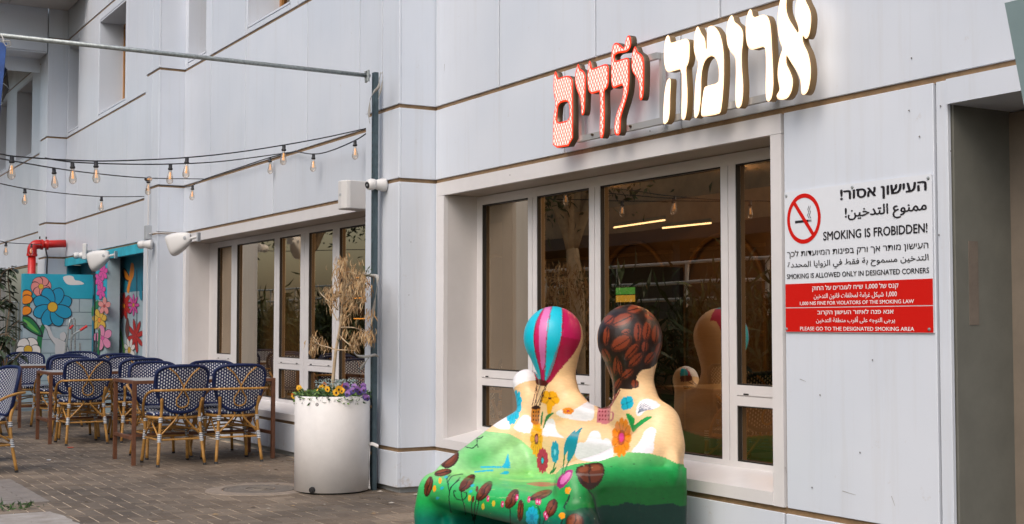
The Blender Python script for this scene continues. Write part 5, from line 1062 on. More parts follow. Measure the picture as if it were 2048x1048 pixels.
# ------------------------------------------------------------------ bistro chairs and tables
WV_B = weave('weave_back', 0, 2); WV_S = weave('weave_seat', 0, 1, 0.024, 0.018)
BLUE = mat('blue_rim', (0.004, 0.012, 0.06), 0.5, spec=.3, noise=.25, nscale=60, bump=.3, bscale=200)
RAT = mat('rattan_gold', (0.40, 0.205, 0.05), 0.42, noise=.25, nscale=25)
BIND = stripes('binding_wrap', (0.62, 0.64, 0.64), (0.015, 0.03, 0.09), 2, 62, .42)
def make_chair():
    t = thing('bistro_chair', 'x', 'chair')
    # backrest: rounded shield, curved and leaning back
    outline = [(-.0, .475), (-.10, .49), (-.165, .545), (-.205, .62), (-.232, .72), (-.235, .80), (-.215, .85), (-.16, .878), (-.08, .886), (0, .888)]
    outline = [Vector((x, 0, z)) for x, z in outline]; full = outline + [Vector((-p.x, 0, p.z)) for p in outline[-2:0:-1]]
    full = smooth_path(full, 4, closed=True)
    def bend(p, o=0):  # lean and hollow
        return Vector((p.x, -0.235 - (p.z - .46) * .20 + p.x * p.x * .9 + o, p.z))
    c = Vector((0, 0, .70)); bk = MB(); n = len(full)
    for o in (0.007, -0.007):
        rows = [[bend(c + (p - c) * s, o) for p in full] for s in (1, .75, .5, .25, .02)]; bk.grid(rows, closeu=True)
    b = bk.obj('backrest', WV_B, t, smooth=True)
    MB().tube([bend(p) for p in full], .0165, 8, closed=True).obj('rim', BLUE, b, smooth=True)
    orn = MB()
    for s in (-1, 1):
        q = smooth_path([(s * .135, 0, .868), (s * .075, 0, .82), (s * .03, 0, .755), (0, 0, .70), (-s * .022, 0, .645), (-s * .055, 0, .59), (-s * .045, 0, .535), (0, 0, .515)], 5)
        orn.tube([bend(p, -.018 - .003 * s) for p in q], .0068, 6)
    orn.obj('ornament', RAT, b, smooth=True)
    # seat
    def sq(a, r): return Vector((r * math.copysign(abs(math.cos(a)) ** .78, math.cos(a)), r * math.copysign(abs(math.sin(a)) ** .78, math.sin(a)) * .98, 0))
    st = MB(); ang = [2 * PI * i / 28 for i in range(28)]
    st.grid([[sq(a, r) + Vector((0, .0, z)) for a in ang] for r, z in ((.20, .435), (.226, .445), (.228, .462), (.205, .475), (.1, .470), (.01, .468))], closeu=True); st.obj('seat', WV_S, t, smooth=True)
    MB().tube([sq(a, .222) + Vector((0, 0, .425)) for a in ang], .014, 8, closed=True).obj('seat_frame', RAT, t, smooth=True)
    # legs
    for sx in (-1, 1):
        lg = MB(); lg.tube(smooth_path([(sx * .185, -.265, .60), (sx * .172, -.225, .50), (sx * .178, -.215, .40), (sx * .19, -.225, .24), (sx * .212, -.262, 0.015)], 3), .0145, 8); l = lg.obj('leg', RAT, t, smooth=True)
        MB().tube([(sx * .186, -.219, .285), (sx * .194, -.231, .215)], .0185, 8).obj('binding', BIND, l); MB().tube([(sx * .176, -.213, .43), (sx * .179, -.216, .385)], .0185, 8).obj('binding', BIND, l)
        MB().tube([(sx * .211, -.260, .02), (sx * .2125, -.263, 0)], .016, 8).obj('foot_cap', BLACK, l)
        lg = MB(); lg.tube(smooth_path([(sx * .19, .185, .44), (sx * .195, .19, .26), (sx * .212, .222, 0.015)], 4), .0155, 8); l = lg.obj('leg', RAT, t, smooth=True)
        MB().tube([(sx * .193, .187, .30), (sx * .198, .194, .22)], .019, 8).obj('binding', BIND, l); MB().tube([(sx * .19, .186, .45), (sx * .191, .187, .38)], .020, 8).obj('binding', BIND, l)
        MB().tube([(sx * .2115, .220, .02), (sx * .2125, .223, 0)], .0165, 8).obj('foot_cap', BLACK, l)
    # arms: one loop passing behind the back
    arm = smooth_path([(-.232, .10, .42), (-.262, .03, .52), (-.272, -.08, .62), (-.262, -.22, .668), (-.225, -.315, .675), (-.1, -.33, .676), (.1, -.33, .676), (.225, -.315, .675), (.262, -.22, .668), (.272, -.08, .62), (.262, .03, .52), (.232, .10, .42)], 4)
    MB().tube(arm, .0115, 8).obj('arm_rail', RAT, t, smooth=True)
    # stretcher ring and cross
    for z, k_ in ((.235, 1), (.262, 1)):
        P_ = [(-.193, -.222, z), (.193, -.222, z), (.197, .193, z), (-.197, .193, z)]
        MB().tube(P_, .0095, 6, closed=True).obj('stretcher', RAT, t) if k_ and z < .25 else None
    MB().tube(smooth_path([(-.19, -.215, .30), (-.06, -.03, .315), (0, 0, .32), (.06, .03, .315), (.19, .185, .30)], 3), .009, 6).obj('cross_brace', RAT, t, smooth=True)
    MB().tube(smooth_path([(.19, -.215, .31), (.06, -.03, .333), (0, 0, .337), (-.06, .03, .333), (-.19, .185, .31)], 3), .009, 6).obj('cross_brace', RAT, t, smooth=True)
    for A, B, C_ in (((-.185, -.222, .27), (0, -.232, .478), (.185, -.222, .27)), ((-.195, -.20, .27), (-.20, -.02, .40), (-.195, .17, .27)), ((.195, -.20, .27), (.20, -.02, .40), (.195, .17, .27))):
        A, B, C_ = Vector(A), Vector(B), Vector(C_); d = (C_ - A) * .12
        MB().tube(smooth_path([A, A.lerp(B, .72) + d * .2, B - d + Vector((0, 0, -.008)), B, B + d + Vector((0, 0, -.008)), C_.lerp(B, .72) - d * .2, C_], 4), .0085, 6).obj('arch_brace', RAT, t, smooth=True)
    return t
chair0 = make_chair(); CT = tree_of(chair0); used = [False]
def place_chair(x, y, rz, label, group, z=0.0, name=None):
    if not used[0]: o = chair0; used[0] = True
    else: o = copy_tree(chair0, None, CT)
    o.location = (x, y, z); o.rotation_euler = (0, 0, rz); o['label'] = label; o['group'] = group; return o
G1 = 'blue and white woven bistro chairs on the terrace'
W_ = PI / 2      # facing -X, back towards the camera
E_ = -PI / 2
CH = [
 (-11.95, 3.415, W_ + .03, 'woven bistro chair seen from behind, nearest to the outer end of the nearest table'),
 (-11.96, 3.965, W_ - .04, 'woven bistro chair seen from behind at the nearest table, nearest the white planter'),
 (-12.62, 3.50, E_ + .06, 'woven bistro chair across the nearest table, directly behind its table top corner'),
 (-12.62, 4.06, E_ - .03, 'woven bistro chair across the nearest table, closest to the window wall'),
 (-14.50, 3.165, W_ + .02, 'woven bistro chair seen from behind at the middle table, its ornament fully in view'),
 (-14.53, 3.75, W_ - .02, 'woven bistro chair seen from behind, half hidden by the outer end of the nearest table'),
 (-15.22, 3.26, E_ - .03, 'woven bistro chair across the middle table, behind its near end'),
 (-15.20, 3.90, E_ + .05, 'woven bistro chair across the middle table, on the side of the wall'),
 (-16.98, 3.40, W_ + .25, 'woven bistro chair seen from behind at the farthest table, turned a little'),
 (-17.00, 4.05, W_ + .05, 'woven bistro chair seen from behind at the farthest table, beside the wall'),
 (-17.95, 3.28, E_ + .10, 'woven bistro chair across the farthest table, in front of the painted daisy'),
 (-18.0, 3.95, E_ - .05, 'woven bistro chair across the farthest table, in front of the mural pillar'),
 (-12.02, 1.76, PI + .25, 'woven bistro chair cut off by the left edge, facing away from the tables'),
 (-15.9, 2.30, PI - .3, 'woven bistro chair under the leafy plant, behind the one at the left edge'),
]
for x, y, r, l in CH: place_chair(x, y, r, l, G1)
RUST = mat('rusty_brown_steel', (0.125, 0.048, 0.022), 0.5, noise=.3, nscale=14)
TOP = mat('table_slats', (0.36, 0.36, 0.36), 0.35, noise=.35, nscale=70)
def make_table():
    t = thing('cafe_table', 'x', 'table'); hx, hy, w = .355, .665, .034
    for sx in (-1, 1):
        for sy in (-1, 1):
            x, y = sx * (hx - w / 2), sy * (hy - w / 2); box('leg', RUST, t, x - w / 2, x + w / 2, y - w / 2, y + w / 2, 0, .722, bev=.002)
    for sx in (-1, 1): box('apron', RUST, t, sx * hx - (w if sx > 0 else 0), sx * hx + (0 if sx > 0 else w), -hy + w * 0, hy, .7225, .752, bev=.002)
    for sy in (-1, 1): box('apron', RUST, t, -hx + w, hx - w, sy * hy - (w if sy > 0 else 0), sy * hy + (0 if sy > 0 else w), .7225, .752, bev=.002)
    for sy in (-1, 1): box('stretcher', RUST, t, -hx + w, hx - w, sy * (hy - w / 2) - .015, sy * (hy - w / 2) + .015, .225, .255)
    box('stretcher', RUST, t, -.015, .015, -hy + w, hy - w, .226, .254)
    n = 15
    for i in range(n):
        y0 = -hy + w + .002 + i * (2 * hy - 2 * w - .004) / n; box('table_slat', TOP, t, -hx + w + .001, hx - w - .001, y0 + .0015, y0 + (2 * hy - 2 * w - .004) / n - .0015, .728, .755)
    return t
tb = make_table(); TT = tree_of(tb)
for i, (x, y, l) in enumerate([(-12.27, 3.71, 'nearest rust brown cafe table with chairs on both sides, ending beside the planter'), (-14.86, 3.50, 'middle rust brown cafe table, between the nearest and the farthest one'), (-17.30, 3.62, 'farthest rust brown cafe table, in front of the mural wall')]):
    o = tb if i == 0 else copy_tree(tb, None, TT); o.location = (x, y, 0); o['label'] = l; o['group'] = 'rust brown cafe tables on the terrace'
G2 = 'woven bistro chairs inside the cafe'
inn = [(-12.3, 5.75, 0, 0), (-11.6, 5.75, 0, 1), (-12.3, 6.9, PI, 2), (-10.9, 5.7, .1, 3), (-7.6, 6.4, PI / 2, 4), (-8.7, 7.4, -PI / 2, 5), (-9.9, 5.8, -.2, 6)]
lin = ['woven bistro chair inside the cafe behind the narrow pane of the middle window', 'woven bistro chair inside the cafe behind the dry tree', 'woven bistro chair inside the cafe on the far side of the wooden table', 'woven bistro chair inside the cafe behind the flowers of the planter', 'woven bistro chair inside the cafe right behind the brown painted head', 'woven bistro chair deep inside the cafe, behind the second pane of the near window', 'woven bistro chair inside the cafe close to the boxed column']
for x, y, r, k in inn: place_chair(x, y, r + (PI if r == 0 else 0) * 0, lin[k], G2, 0.02)
for x, y, l in ((-12.0, 6.3, 'rust brown table inside the cafe behind the middle window'), (-8.1, 6.9, 'rust brown table inside the cafe behind the near window')):
    o = copy_tree(tb, None, TT); o.location = (x, y, 0.02); o['label'] = l; o['group'] = 'rust brown tables inside the cafe'; o.rotation_euler = (0, 0, PI / 2 if x < -10 else 0)

# ------------------------------------------------------------------ string lights
CABLE = mat('black_cable', (0.012, 0.012, 0.014), .5)
BG = bpy.data.materials.new('bulb_glass'); BG.use_nodes = True; nt = BG.node_tree; nt.nodes.clear(); N = nt.nodes.new
_o = N('ShaderNodeOutputMaterial'); _t = N('ShaderNodeBsdfTransparent'); _t.inputs[0].default_value = (.95, .91, .86, 1); _g = N('ShaderNodeBsdfGlossy'); _g.inputs['Roughness'].default_value = .03; _d = N('ShaderNodeBsdfTranslucent'); _d.inputs[0].default_value = (.9, .6, .35, 1)
_lw = N('ShaderNodeLayerWeight'); _lw.inputs[0].default_value = .35; _m = N('ShaderNodeMixShader'); _m2 = N('ShaderNodeMixShader'); _m2.inputs[0].default_value = .05
nt.links.new(_lw.outputs['Facing'], _m.inputs[0]); nt.links.new(_t.outputs[0], _m.inputs[1]); nt.links.new(_g.outputs[0], _m.inputs[2]); nt.links.new(_m.outputs[0], _m2.inputs[1]); nt.links.new(_d.outputs[0], _m2.inputs[2]); nt.links.new(_m2.outputs[0], _o.inputs[0])
FIL = mat('bulb_filament', (.8, .4, .1), .4, emit=(1, .55, .25), estr=.5)
sock_me = MB().lathe([(0, .012), (.016, .012), (.017, -.02), (.022, -.024), (.022, -.034), (.018, -.040), (0, -.04)], seg=12).mesh('socket', CABLE, True)
glass_me = MB().lathe([(.013, -.036), (.0145, -.05), (.022, -.085), (.0305, -.118), (.032, -.135), (.027, -.155), (.014, -.168), (0, -.171)], seg=16).mesh('bulb', BG, True)
fb = MB()
for k in range(4):
    a = k * PI / 2; fb.tube([(.004 * math.cos(a), .004 * math.sin(a), -.06), (.009 * math.cos(a), .009 * math.sin(a), -.125)], .0022, 4)
fil_me = fb.mesh('filament', FIL)
def strand(label, pts, bulbs, sag=0.0):
    """pts: 3-D anchors; bulbs: picture columns along the cable where a bulb hangs"""
    A = Vector(pts[0]); t = thing('string_lights', label, 'string lights', A, group='strings of filament bulbs along the facade')
    P = smooth_path(pts, 14)
    MB().tube([p - A for p in P], .0055, 6).obj('cable', CABLE, t, smooth=True)
    for b in bulbs:
        bx = b[0] if isinstance(b, tuple) else b
        q = min(P, key=lambda p: abs(pix(p)[0] - bx)); i = P.index(q); 
        r = P[min(i + 1, len(P) - 1)]; 
        # finer position between samples
        j = i + 1 if i + 1 < len(P) and (pix(P[min(i + 1, len(P) - 1)])[0] - bx) * (pix(q)[0] - bx) < 0 else i - 1
        r = P[max(0, min(j, len(P) - 1))]; a0, a1 = pix(q)[0], pix(r)[0]; f_ = 0 if abs(a1 - a0) < 1e-6 else (bx - a0) / (a1 - a0); q = q.lerp(r, max(0, min(1, f_)))
        s_ = link('socket', sock_me, t); s_.scale = (.88, .88, .88); s_.location = q - A + Vector((0, 0, -.014)); g_2 = link('bulb', glass_me, s_); link('filament', fil_me, s_)
        s_.rotation_euler = (random.uniform(-.05, .05), random.uniform(-.07, .07), random.uniform(0, 3))
        if isinstance(b, tuple): s_.rotation_euler = b[1]
D = onD
strand('upper bulb string running level from the boxed column across the whole terrace', [D(-60, 305, 8.6), D(0, 308, 9.0), D(24, 312, 9.1), D(100, 318, 9.4), D(192, 322, 9.7), D(280, 320, 10.0), D(374, 315, 10.3), D(470, 305, 10.5), D(568, 290, 10.7), D(650, 275, 10.9), onY(736, 256, 4.50)], [24, 192, 374, 568])
strand('second bulb string just below the upper one, ending on the brown facade joint', [D(90, 316, 9.6), D(145, 324, 9.8), D(240, 328, 10.2), D(341, 328, 10.7), D(450, 322, 11.2), onY(592, 303, 4.52)], [145, 341])
strand('short bulb string sagging between the brown joint and the boxed column', [onY(592, 303, 4.52), onY(627, 308, 4.47), onY(660, 302, 4.45), onY(710, 281, 4.45), onY(738, 263, 4.45)], [627, 710])
strand('bulb string laid along the brown joint of the middle bay', [onY(592, 302, 4.52), onY(540, 315, 4.50), onY(470, 338, 4.50), onY(410, 358, 4.52), onY(385, 371, 4.30), onX(370, 373, -15.55), onY(318, 370, 4.2)], [540, 385])
strand('lower bulb string crossing from the left edge to the second boxed column', [D(-60, 305, 9.2), D(0, 317, 9.6), D(108, 336, 10.5), D(200, 348, 11.6), D(297, 356, 12.6), onY(409, 358, 4.5)], [108, 297, (292, (0, -1.5, 0))])
strand('lowest bulb string of two bulbs above the mural bay', [D(-60, 355, 12.5), D(0, 367, 12.8), D(50, 377, 13.2), D(120, 386, 13.8), D(203, 393, 14.6), D(288, 393, 16)], [50, 203])
strand('short bulb string ending at the red pipe', [D(-60, 474, 15.5), D(0, 482, 16.5), D(12, 485, 16.7), D(40, 487, 17.6), D(63, 488, 18.6), D(84, 490, 20)], [12, 63])

# ------------------------------------------------------------------ speakers, cameras, boxes
def rbox(name, m, parent, dims, bev, sm=True):
    bm = bmesh.new(); bmesh.ops.create_cube(bm, size=1); bmesh.ops.scale(bm, vec=dims, verts=bm.verts); bmesh.ops.bevel(bm, geom=bm.edges[:], offset=bev, segments=3, affect='EDGES', profile=.5)
    me = bpy.data.meshes.new(name); bm.to_mesh(me); bm.free(); me.materials.append(m); me.polygons.foreach_set('use_smooth', [False] * len(me.polygons)); return link(name, me, parent)
sk = thing('wall_speaker', 'boxy white loudspeaker high beside the boxed column nearest the planter', 'loudspeaker', onY(711, 392, 4.40))
mb = MB(); prof = [(-.095, -.10), (-.06, -.135), (0, -.147), (.06, -.14), (.075, -.11), (.105, .10), (-.105, .10)]
mb.prism([(x, y, -.115) for x, y in prof], (0, 0, .235)); b_ = mb.obj('cabinet', WHITE, sk); md = b_.modifiers.new('b', 'BEVEL'); md.width = .008; md.segments = 2
MB().box(-.028, .0, -.1475, -.1465, -.006, .012).obj('badge', GREYP, sk)
MB().tube([(0.06, .08, -.10), (.07, .12, -.19), (.07, .15, -.30)], .017, 8).obj('bracket', WHITE, sk); sk.rotation_euler = (0, 0, R(14))
def horn(label, loc, s, rz, rx):
    t = thing('horn_speaker', label, 'loudspeaker', loc, rz, 'tapered white loudspeakers on arms')
    mb = MB(); rows = []
    for y, w, h in ((-.17, .075, .13), (-.165, .085, .14), (-.12, .088, .142), (0, .08, .12), (.10, .055, .08), (.15, .03, .05), (.155, .01, .02)):
        rows.append([(w * s * math.copysign(abs(math.cos(a)) ** .6, math.cos(a)), y * s, h * s * math.copysign(abs(math.sin(a)) ** .6, math.sin(a))) for a in [2 * PI * i / 24 for i in range(24)]])
    mb.grid(rows, closeu=True); mb.face(rows[0][::-1]); b = mb.obj('cabinet', WHITE, t, smooth=True); b.rotation_euler = (rx, 0, 0)
    MB().tube([(0, .12 * s, .02), (0.0, .22 * s, .04), (0, .26 * s, .04)], .016, 8).obj('arm', WHITE, t); MB().box(-.03, .03, .255 * s, .27 * s, -.01, .09).obj('mount', GREYP, t)
    n_ = MB().box(-.012 * s, .012 * s, -.1715 * s, -.1705 * s, -.05 * s, -.035 * s).obj('badge', GREYP, b)
    MB().lathe([(.0, .005), (.018, .004), (.02, 0)], seg=12, Mx=Matrix.Rotation(R(90), 3, 'Y')).obj('knob', GREYP, t).location = (.06 * s, .09 * s, .03)
    return t
horn('tapered white loudspeaker on an arm at the corner of the middle window', onY(362, 482, 4.20), .86, R(-50), R(22))
horn('tapered white loudspeaker on an arm above the mural bay', onY(201, 516, 4.25), .95, R(-50), R(22))
def dome_cam(label, loc, rz, s=1.0, tilt=0):
    t = thing('security_camera', label, 'camera', loc, rz, 'white round security cameras')
    RX = Matrix.Rotation(R(90), 3, 'X')
    MB().lathe([(0, -.10 * s), (.058 * s, -.10 * s), (.062 * s, -.085 * s), (.055 * s, -.05 * s), (.04 * s, 0)], seg=20, Mx=RX).obj('base', WHITE, t, smooth=True).location = (0, 0, 0)
    h = MB().lathe([(0, .052 * s), (.034 * s, .052 * s), (.046 * s, .04 * s), (.052 * s, .0), (.045 * s, -.03 * s), (0, -.05 * s)], seg=20, Mx=RX).obj('housing', WHITE, t, smooth=True); h.location = (0, -.03 * s, 0); h.rotation_euler = (tilt, 0, R(12))
    MB().lathe([(0, .056 * s), (.028 * s, .056 * s), (.034 * s, .050 * s)], seg=20, Mx=RX).obj('lens_face', BLACK, h); MB().lathe([(0, .058 * s), (.009 * s, .0575 * s), (.010 * s, .055 * s)], seg=12, Mx=RX).obj('lens', GREYP, h)
    return t
dome_cam('white round security camera on the boxed column beside the boxy loudspeaker', onY(750, 369, 4.16), 0, .85, R(12))
dome_cam('white round security camera on the second boxed column, below the grey junction box', onY(289, 489, 4.14), R(-35), .95, R(12))
dome_cam('small white camera with a red mark on the joint above the mural bay', onY(158, 511, 4.42), R(-20), .95, R(10))
jb = thing('junction_box', 'grey junction box with conduits on the second boxed column', 'junction box', onY(296, 465, 4.22))
rbox('box', GREYP, jb, (.11, .07, .17), .008); MB().tube([(.0, .0, .085), (.0, .0, .62)], .009, 6).obj('conduit', WHITE, jb); MB().tube([(.06, .0, -.02), (.28, .0, -.02), (.31, .03, -.02), (.31, .33, -.02)], .007, 6).obj('conduit', WHITE, jb)
MB().tube([(.0, .0, -.10), (.0, .0, -1.9)], .009, 6).obj('conduit', WHITE, jb)
sp_ = thing('flood_light', 'small white upright flood light above the mural bay, next to the small camera', 'lamp', onY(170, 503, 4.45))
rbox('housing', WHITE, sp_, (.10, .06, .24), .012).rotation_euler = (0, 0, R(-25)); MB().box(-.02, .02, .03, .1, -.02, .02).obj('bracket', GREYP, sp_)

# red fire pipe
RED = mat('red_pipe_paint', (0.50, 0.012, 0.008), .35, noise=.12, nscale=9)
rp = thing('red_pipe', 'thick red water pipe with an elbow coming out of the facade above the mural wall', 'pipe', (-22.1, 4.1, 2.54)); ro_ = Vector(rp.location)
a_, b_, c_ = onX(131, 487, -22.1) - ro_, onX(76, 489, -22.1) - ro_, onX(65, 560, -22.1) - ro_
MB().tube([a_, b_ + Vector((0, .02, 0))], .062, 16).obj('pipe_run', RED, rp, smooth=True)
el = smooth_path([b_ + Vector((0, .03, 0)), b_ + Vector((0, -.04, -.005)), b_ + Vector((0, -.085, -.06)), b_ + Vector((0, -.09, -.15))], 4); MB().tube(el, .075, 16).obj('elbow', RED, rp, smooth=True)
MB().tube([b_ + Vector((0, -.09, -.12)), b_ + Vector((0, -.09, -2.0))], .062, 16).obj('riser', RED, rp, smooth=True)
for o_ in ((0, .04, 0), (0, .12, 0)): MB().tube([b_ + Vector(o_), b_ + Vector(o_) + Vector((0, .035, 0))], .083, 16).obj('flange', RED, rp)
MB().tube([b_ + Vector((0, -.09, -.15)), b_ + Vector((0, -.09, -.19))], .083, 16).obj('flange', RED, rp)
for s_ in (-.05, .05): MB().tube([b_ + Vector((.0, .075 + s_, .09)), b_ + Vector((.0, .075 + s_, .13))], .012, 6).obj('bolt', BLACK, rp)
MB().tube([b_ + Vector((.08, .1, -.06)), b_ + Vector((.09, .13, -.2)), b_ + Vector((.09, .12, -.8))], .012, 6).obj('hose', BLACK, rp)

# ------------------------------------------------------------------ mural
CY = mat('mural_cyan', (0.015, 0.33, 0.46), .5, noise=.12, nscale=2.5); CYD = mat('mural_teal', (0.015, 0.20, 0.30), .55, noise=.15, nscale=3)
BLK = mat('mural_block', (0.33, 0.43, 0.48), .6, noise=.10, nscale=3); MORT = mat('mural_mortar', (0.19, 0.26, 0.31), .8)
XW = -20.2
mw = thing('mural_wall', 'painted block wall with a big blue daisy under a cyan sky band', 'wall', (XW, 4.0, 0)); mo_ = Vector(mw.location)
yl, yr_ = onX(46, 600, XW).y, 4.548; ztop = onX(100, 548, XW).z; zc = onX(100, 597, XW).z
MB().box(-.16, -.006, yl - mo_.y, yr_ - mo_.y, 0, zc).obj('mortar', MORT, mw)
MB().box(-.16, .0012, yl - mo_.y, yr_ - mo_.y, zc + .002, ztop).obj('sky_band', CY, mw)
row = 0; z = zc - .002
while z > 0.05:
    z0 = max(0.0, z - .195); y = yl - (0.2 if row % 2 else 0)
    while y < yr_:
        y0, y1 = max(y, yl), min(y + .395, yr_)
        if y1 - y0 > .02: box('block', BLK, mw, -.005, .0, y0 + .003 - mo_.y, y1 - .003 - mo_.y, z0 + .003, z - .003)
        y += .4
    z -= .2; row += 1
pcol = {}
def pm_(name, c, rough=.5): return mat('mural_' + name, c, rough)
LINE = pm_('line', (0.012, 0.02, 0.03))
class Wallp:
    """flat paint on a wall plane: shapes given by outline points, stacked by half millimetres"""
    def __init__(s, plane, coord, parent, shift): s.pl, s.c, s.par, s.sh, s.k = plane, coord, parent, shift, 9
    def poly(s, pts, m, name='painted_shape', curve=True):
        s.k += 1
        f = onX if s.pl == 'X' else onY; d = .0010 + .00012 * s.k
        Q = [f(x, y, s.c) for x, y in pts]; off_ = Vector((d, 0, 0)) if s.pl == 'X' else Vector((0, -d, 0))
        Q = smooth_path(Q, 4, closed=True) if curve else Q
        MB().face([q + off_ - s.sh for q in Q]).obj(name, m, s.par)
    def petal(s, cx, cy, a, l, w, m, ky=1.0, kx=1.0, name='painted_petal', out=True):
        A = R(a); d = (math.cos(A), -math.sin(A)); n = (-d[1], d[0])
        def P_(t, q): return (cx + kx * (d[0] * l * t + n[0] * w * q), cy + ky * (d[1] * l * t + n[1] * w * q))
        if out: s.poly([P_(-.02, 0), P_(.35, .54), P_(.8, .56), P_(1.05, 0), P_(.8, -.56), P_(.35, -.54)], LINE, name)
        s.poly([P_(.02, 0), P_(.35, .46), P_(.8, .48), P_(1.0, 0), P_(.8, -.48), P_(.35, -.46)], m, name)
    def disc(s, cx, cy, r, m, ky=1., kx=1., name='painted_centre'): s.poly([(cx + kx * r * math.cos(t), cy + ky * r * math.sin(t)) for t in [2 * PI * i / 8 for i in range(8)]], m, name)
    def flower(s, cx, cy, n, l, w, m, c, rc, a0=0, ky=1., kx=1.):
        for i in range(n): s.petal(cx, cy, a0 + i * 360 / n, l, w, m, ky, kx)
        s.disc(cx, cy, rc * 1.15, LINE, ky, kx); s.disc(cx, cy, rc, c, ky, kx)
MBLUE = pm_('blue', (0.008, 0.27, 0.46)); MYEL = pm_('gold', (0.62, 0.38, 0.03)); MPIN = pm_('salmon', (0.66, 0.24, 0.22)); MORA = pm_('orange', (0.78, 0.24, 0.01)); MGRN = pm_('green', (0.01, 0.16, 0.05)); MGRD = pm_('dark_green', (0.005, 0.07, 0.04))
MWH = pm_('white', (0.68, 0.66, 0.64)); MRED = pm_('red', (0.42, 0.02, 0.015)); MMAG = pm_('magenta', (0.62, 0.06, 0.30)); MLP = pm_('light_pink', (0.66, 0.22, 0.38)); MGY = pm_('grey', (0.50, 0.52, 0.54)); MLG = pm_('light_green', (0.12, 0.40, 0.08))
wp = Wallp('X', XW + .0, mw, mo_)
wp.poly([(126, 555), (136, 551), (146, 553), (150, 560), (160, 562), (168, 568), (150, 570), (134, 568)], MWH, 'painted_cloud')
wp.poly([(88, 643), (78, 660), (74, 680), (75, 708), (82, 708), (84, 680), (92, 645)], MGRN, 'painted_stem')
wp.poly([(58, 600), (50, 618), (46, 630), (50, 632), (60, 612)], MGRN, 'painted_stem')
wp.poly([(46, 630), (62, 634), (78, 652), (86, 674), (68, 668), (52, 658), (46, 652)], LINE, 'painted_leaf'); wp.poly([(46, 634), (62, 638), (76, 655), (82, 670), (66, 664), (52, 654), (46, 648)], MGRN, 'painted_leaf'); wp.poly([(46, 638), (60, 646), (78, 666), (60, 656)], MLG, 'painted_leaf')
for a, l, w in ((80, 22, 16), (30, 20, 14), (330, 24, 12), (300, 30, 14), (250, 20, 12)): pass
for (cx_, cy_) in ((53, 590), (54, 600), (52, 622)): wp.poly([(46, cy_ - 8), (cx_ + 2, cy_ - 11), (cx_ + 12, cy_ - 4), (cx_ + 8, cy_ + 6), (46, cy_ + 9)], LINE, 'painted_petal'); wp.poly([(46, cy_ - 6), (cx_ + 2, cy_ - 9), (cx_ + 10, cy_ - 4), (cx_ + 6, cy_ + 5), (46, cy_ + 7)], MORA, 'painted_petal')
wp.flower(82, 573, 6, 20, 20, MPIN, MYEL, 5, 10)
wp.flower(105, 614, 8, 40, 22, MBLUE, MYEL, 9.5, 22)
wp.flower(56, 699, 5, 25, 22, MWH, MYEL, 8, 60)
# painted grey child reaching up with a brush
for pl_ in ([(88, 650), (98, 654), (106, 672), (112, 676), (118, 678), (120, 690), (118, 712), (112, 712), (114, 694), (106, 684), (98, 672), (94, 660)], [(120, 668), (128, 664), (132, 672), (128, 682), (121, 680)], [(112, 680), (126, 682), (134, 690), (136, 712), (112, 712)]):
    wp.poly([(x + (.9 if x > 110 else -.9), y) for x, y in pl_], LINE, 'painted_outline'); wp.poly(pl_, MGY, 'painted_child')
# pillar and niche of the mural bay
mp = thing('mural_pillar', 'narrow painted pillar of tall pink and yellow flowers beside the mural wall', 'wall', (-19.75, 4.6, 0)); m2 = Vector(mp.location)
xp0, xp1 = onY(191, 600, 4.54).x, onY(214, 600, 4.54).x
MB().box(xp0 - m2.x, xp1 - m2.x, 4.54 - m2.y, 4.72 - m2.y, 0, 2.22).obj('pillar', BLK, mp)
MB().box(xp0 + .002 - m2.x, xp1 - .002 - m2.x, 4.537 - m2.y, 4.5395 - m2.y, 1.62, 2.22).obj('sky_band', CY, mp)
MB().box(xp0 - .02 - m2.x, xp0 + .015 - m2.x, 4.52 - m2.y, 4.536 - m2.y, 0, 1.95).obj('dark_strip', BLACK, mp)
wq = Wallp('Y', 4.537, mp, m2)
wq.poly([(196, 600), (186, 612), (178, 630), (178, 636), (190, 626), (198, 612)], MGRN, 'painted_leaf')
for (cx_, cy_, m_) in ((199, 560, MMAG), (207, 545, MMAG), (203, 582, MMAG)): wq.flower(cx_, cy_, 6, 17, 9, m_, MMAG, 3, 20, 1, .55)
wq.flower(200, 640, 7, 24, 12, MYEL, MORA, 5, 15, 1, .6); wq.flower(210, 612, 5, 18, 10, MPIN, MRED, 3, 15, 1, .7); wq.flower(207, 676, 5, 26, 15, MLP, MMAG, 4, 30, 1, .75)
wq.poly([(199, 660), (196, 712), (199, 712), (203, 664)], MGRN, 'painted_stem'); wq.poly([(193, 670), (192, 712), (195, 712), (196, 672)], LINE, 'painted_stem')
# niche behind
nc = thing('mural_niche', 'recessed painted bay with a butterfly and red flowers behind the last chairs', 'wall', (-18.4, 5.0, 0)); m3 = Vector(nc.location)
yb_ = 4.80
MB().box(-19.6 - m3.x, -17.0 - m3.x, yb_ - m3.y, yb_ + .1 - m3.y, 0, 1.72).obj('back_wall', BLK, nc); MB().box(-22.2 - m3.x, -17.0 - m3.x, yb_ - .0008 - m3.y, yb_ + .1 - m3.y, 1.722, 2.3).obj('sky_band', CYD, nc)
MB().box(-22.2 - m3.x, -16.9 - m3.x, 4.58 - m3.y, yb_ - .005 - m3.y, 2.225, 2.26).obj('soffit', CYD, nc)
MB().box(-22.2 - m3.x, -16.9 - m3.x, 4.545 - m3.y, 4.579 - m3.y, 2.20, 2.325).obj('fascia', mat('mural_fascia', (0.02, 0.38, 0.50), .5, noise=.35, nscale=2.2), nc)
MB().box(-22.26 - m3.x, -22.2 - m3.x, 4.59 - m3.y, yb_ + .1 - m3.y, 0, 2.22).obj('side_wall', CYD, nc)
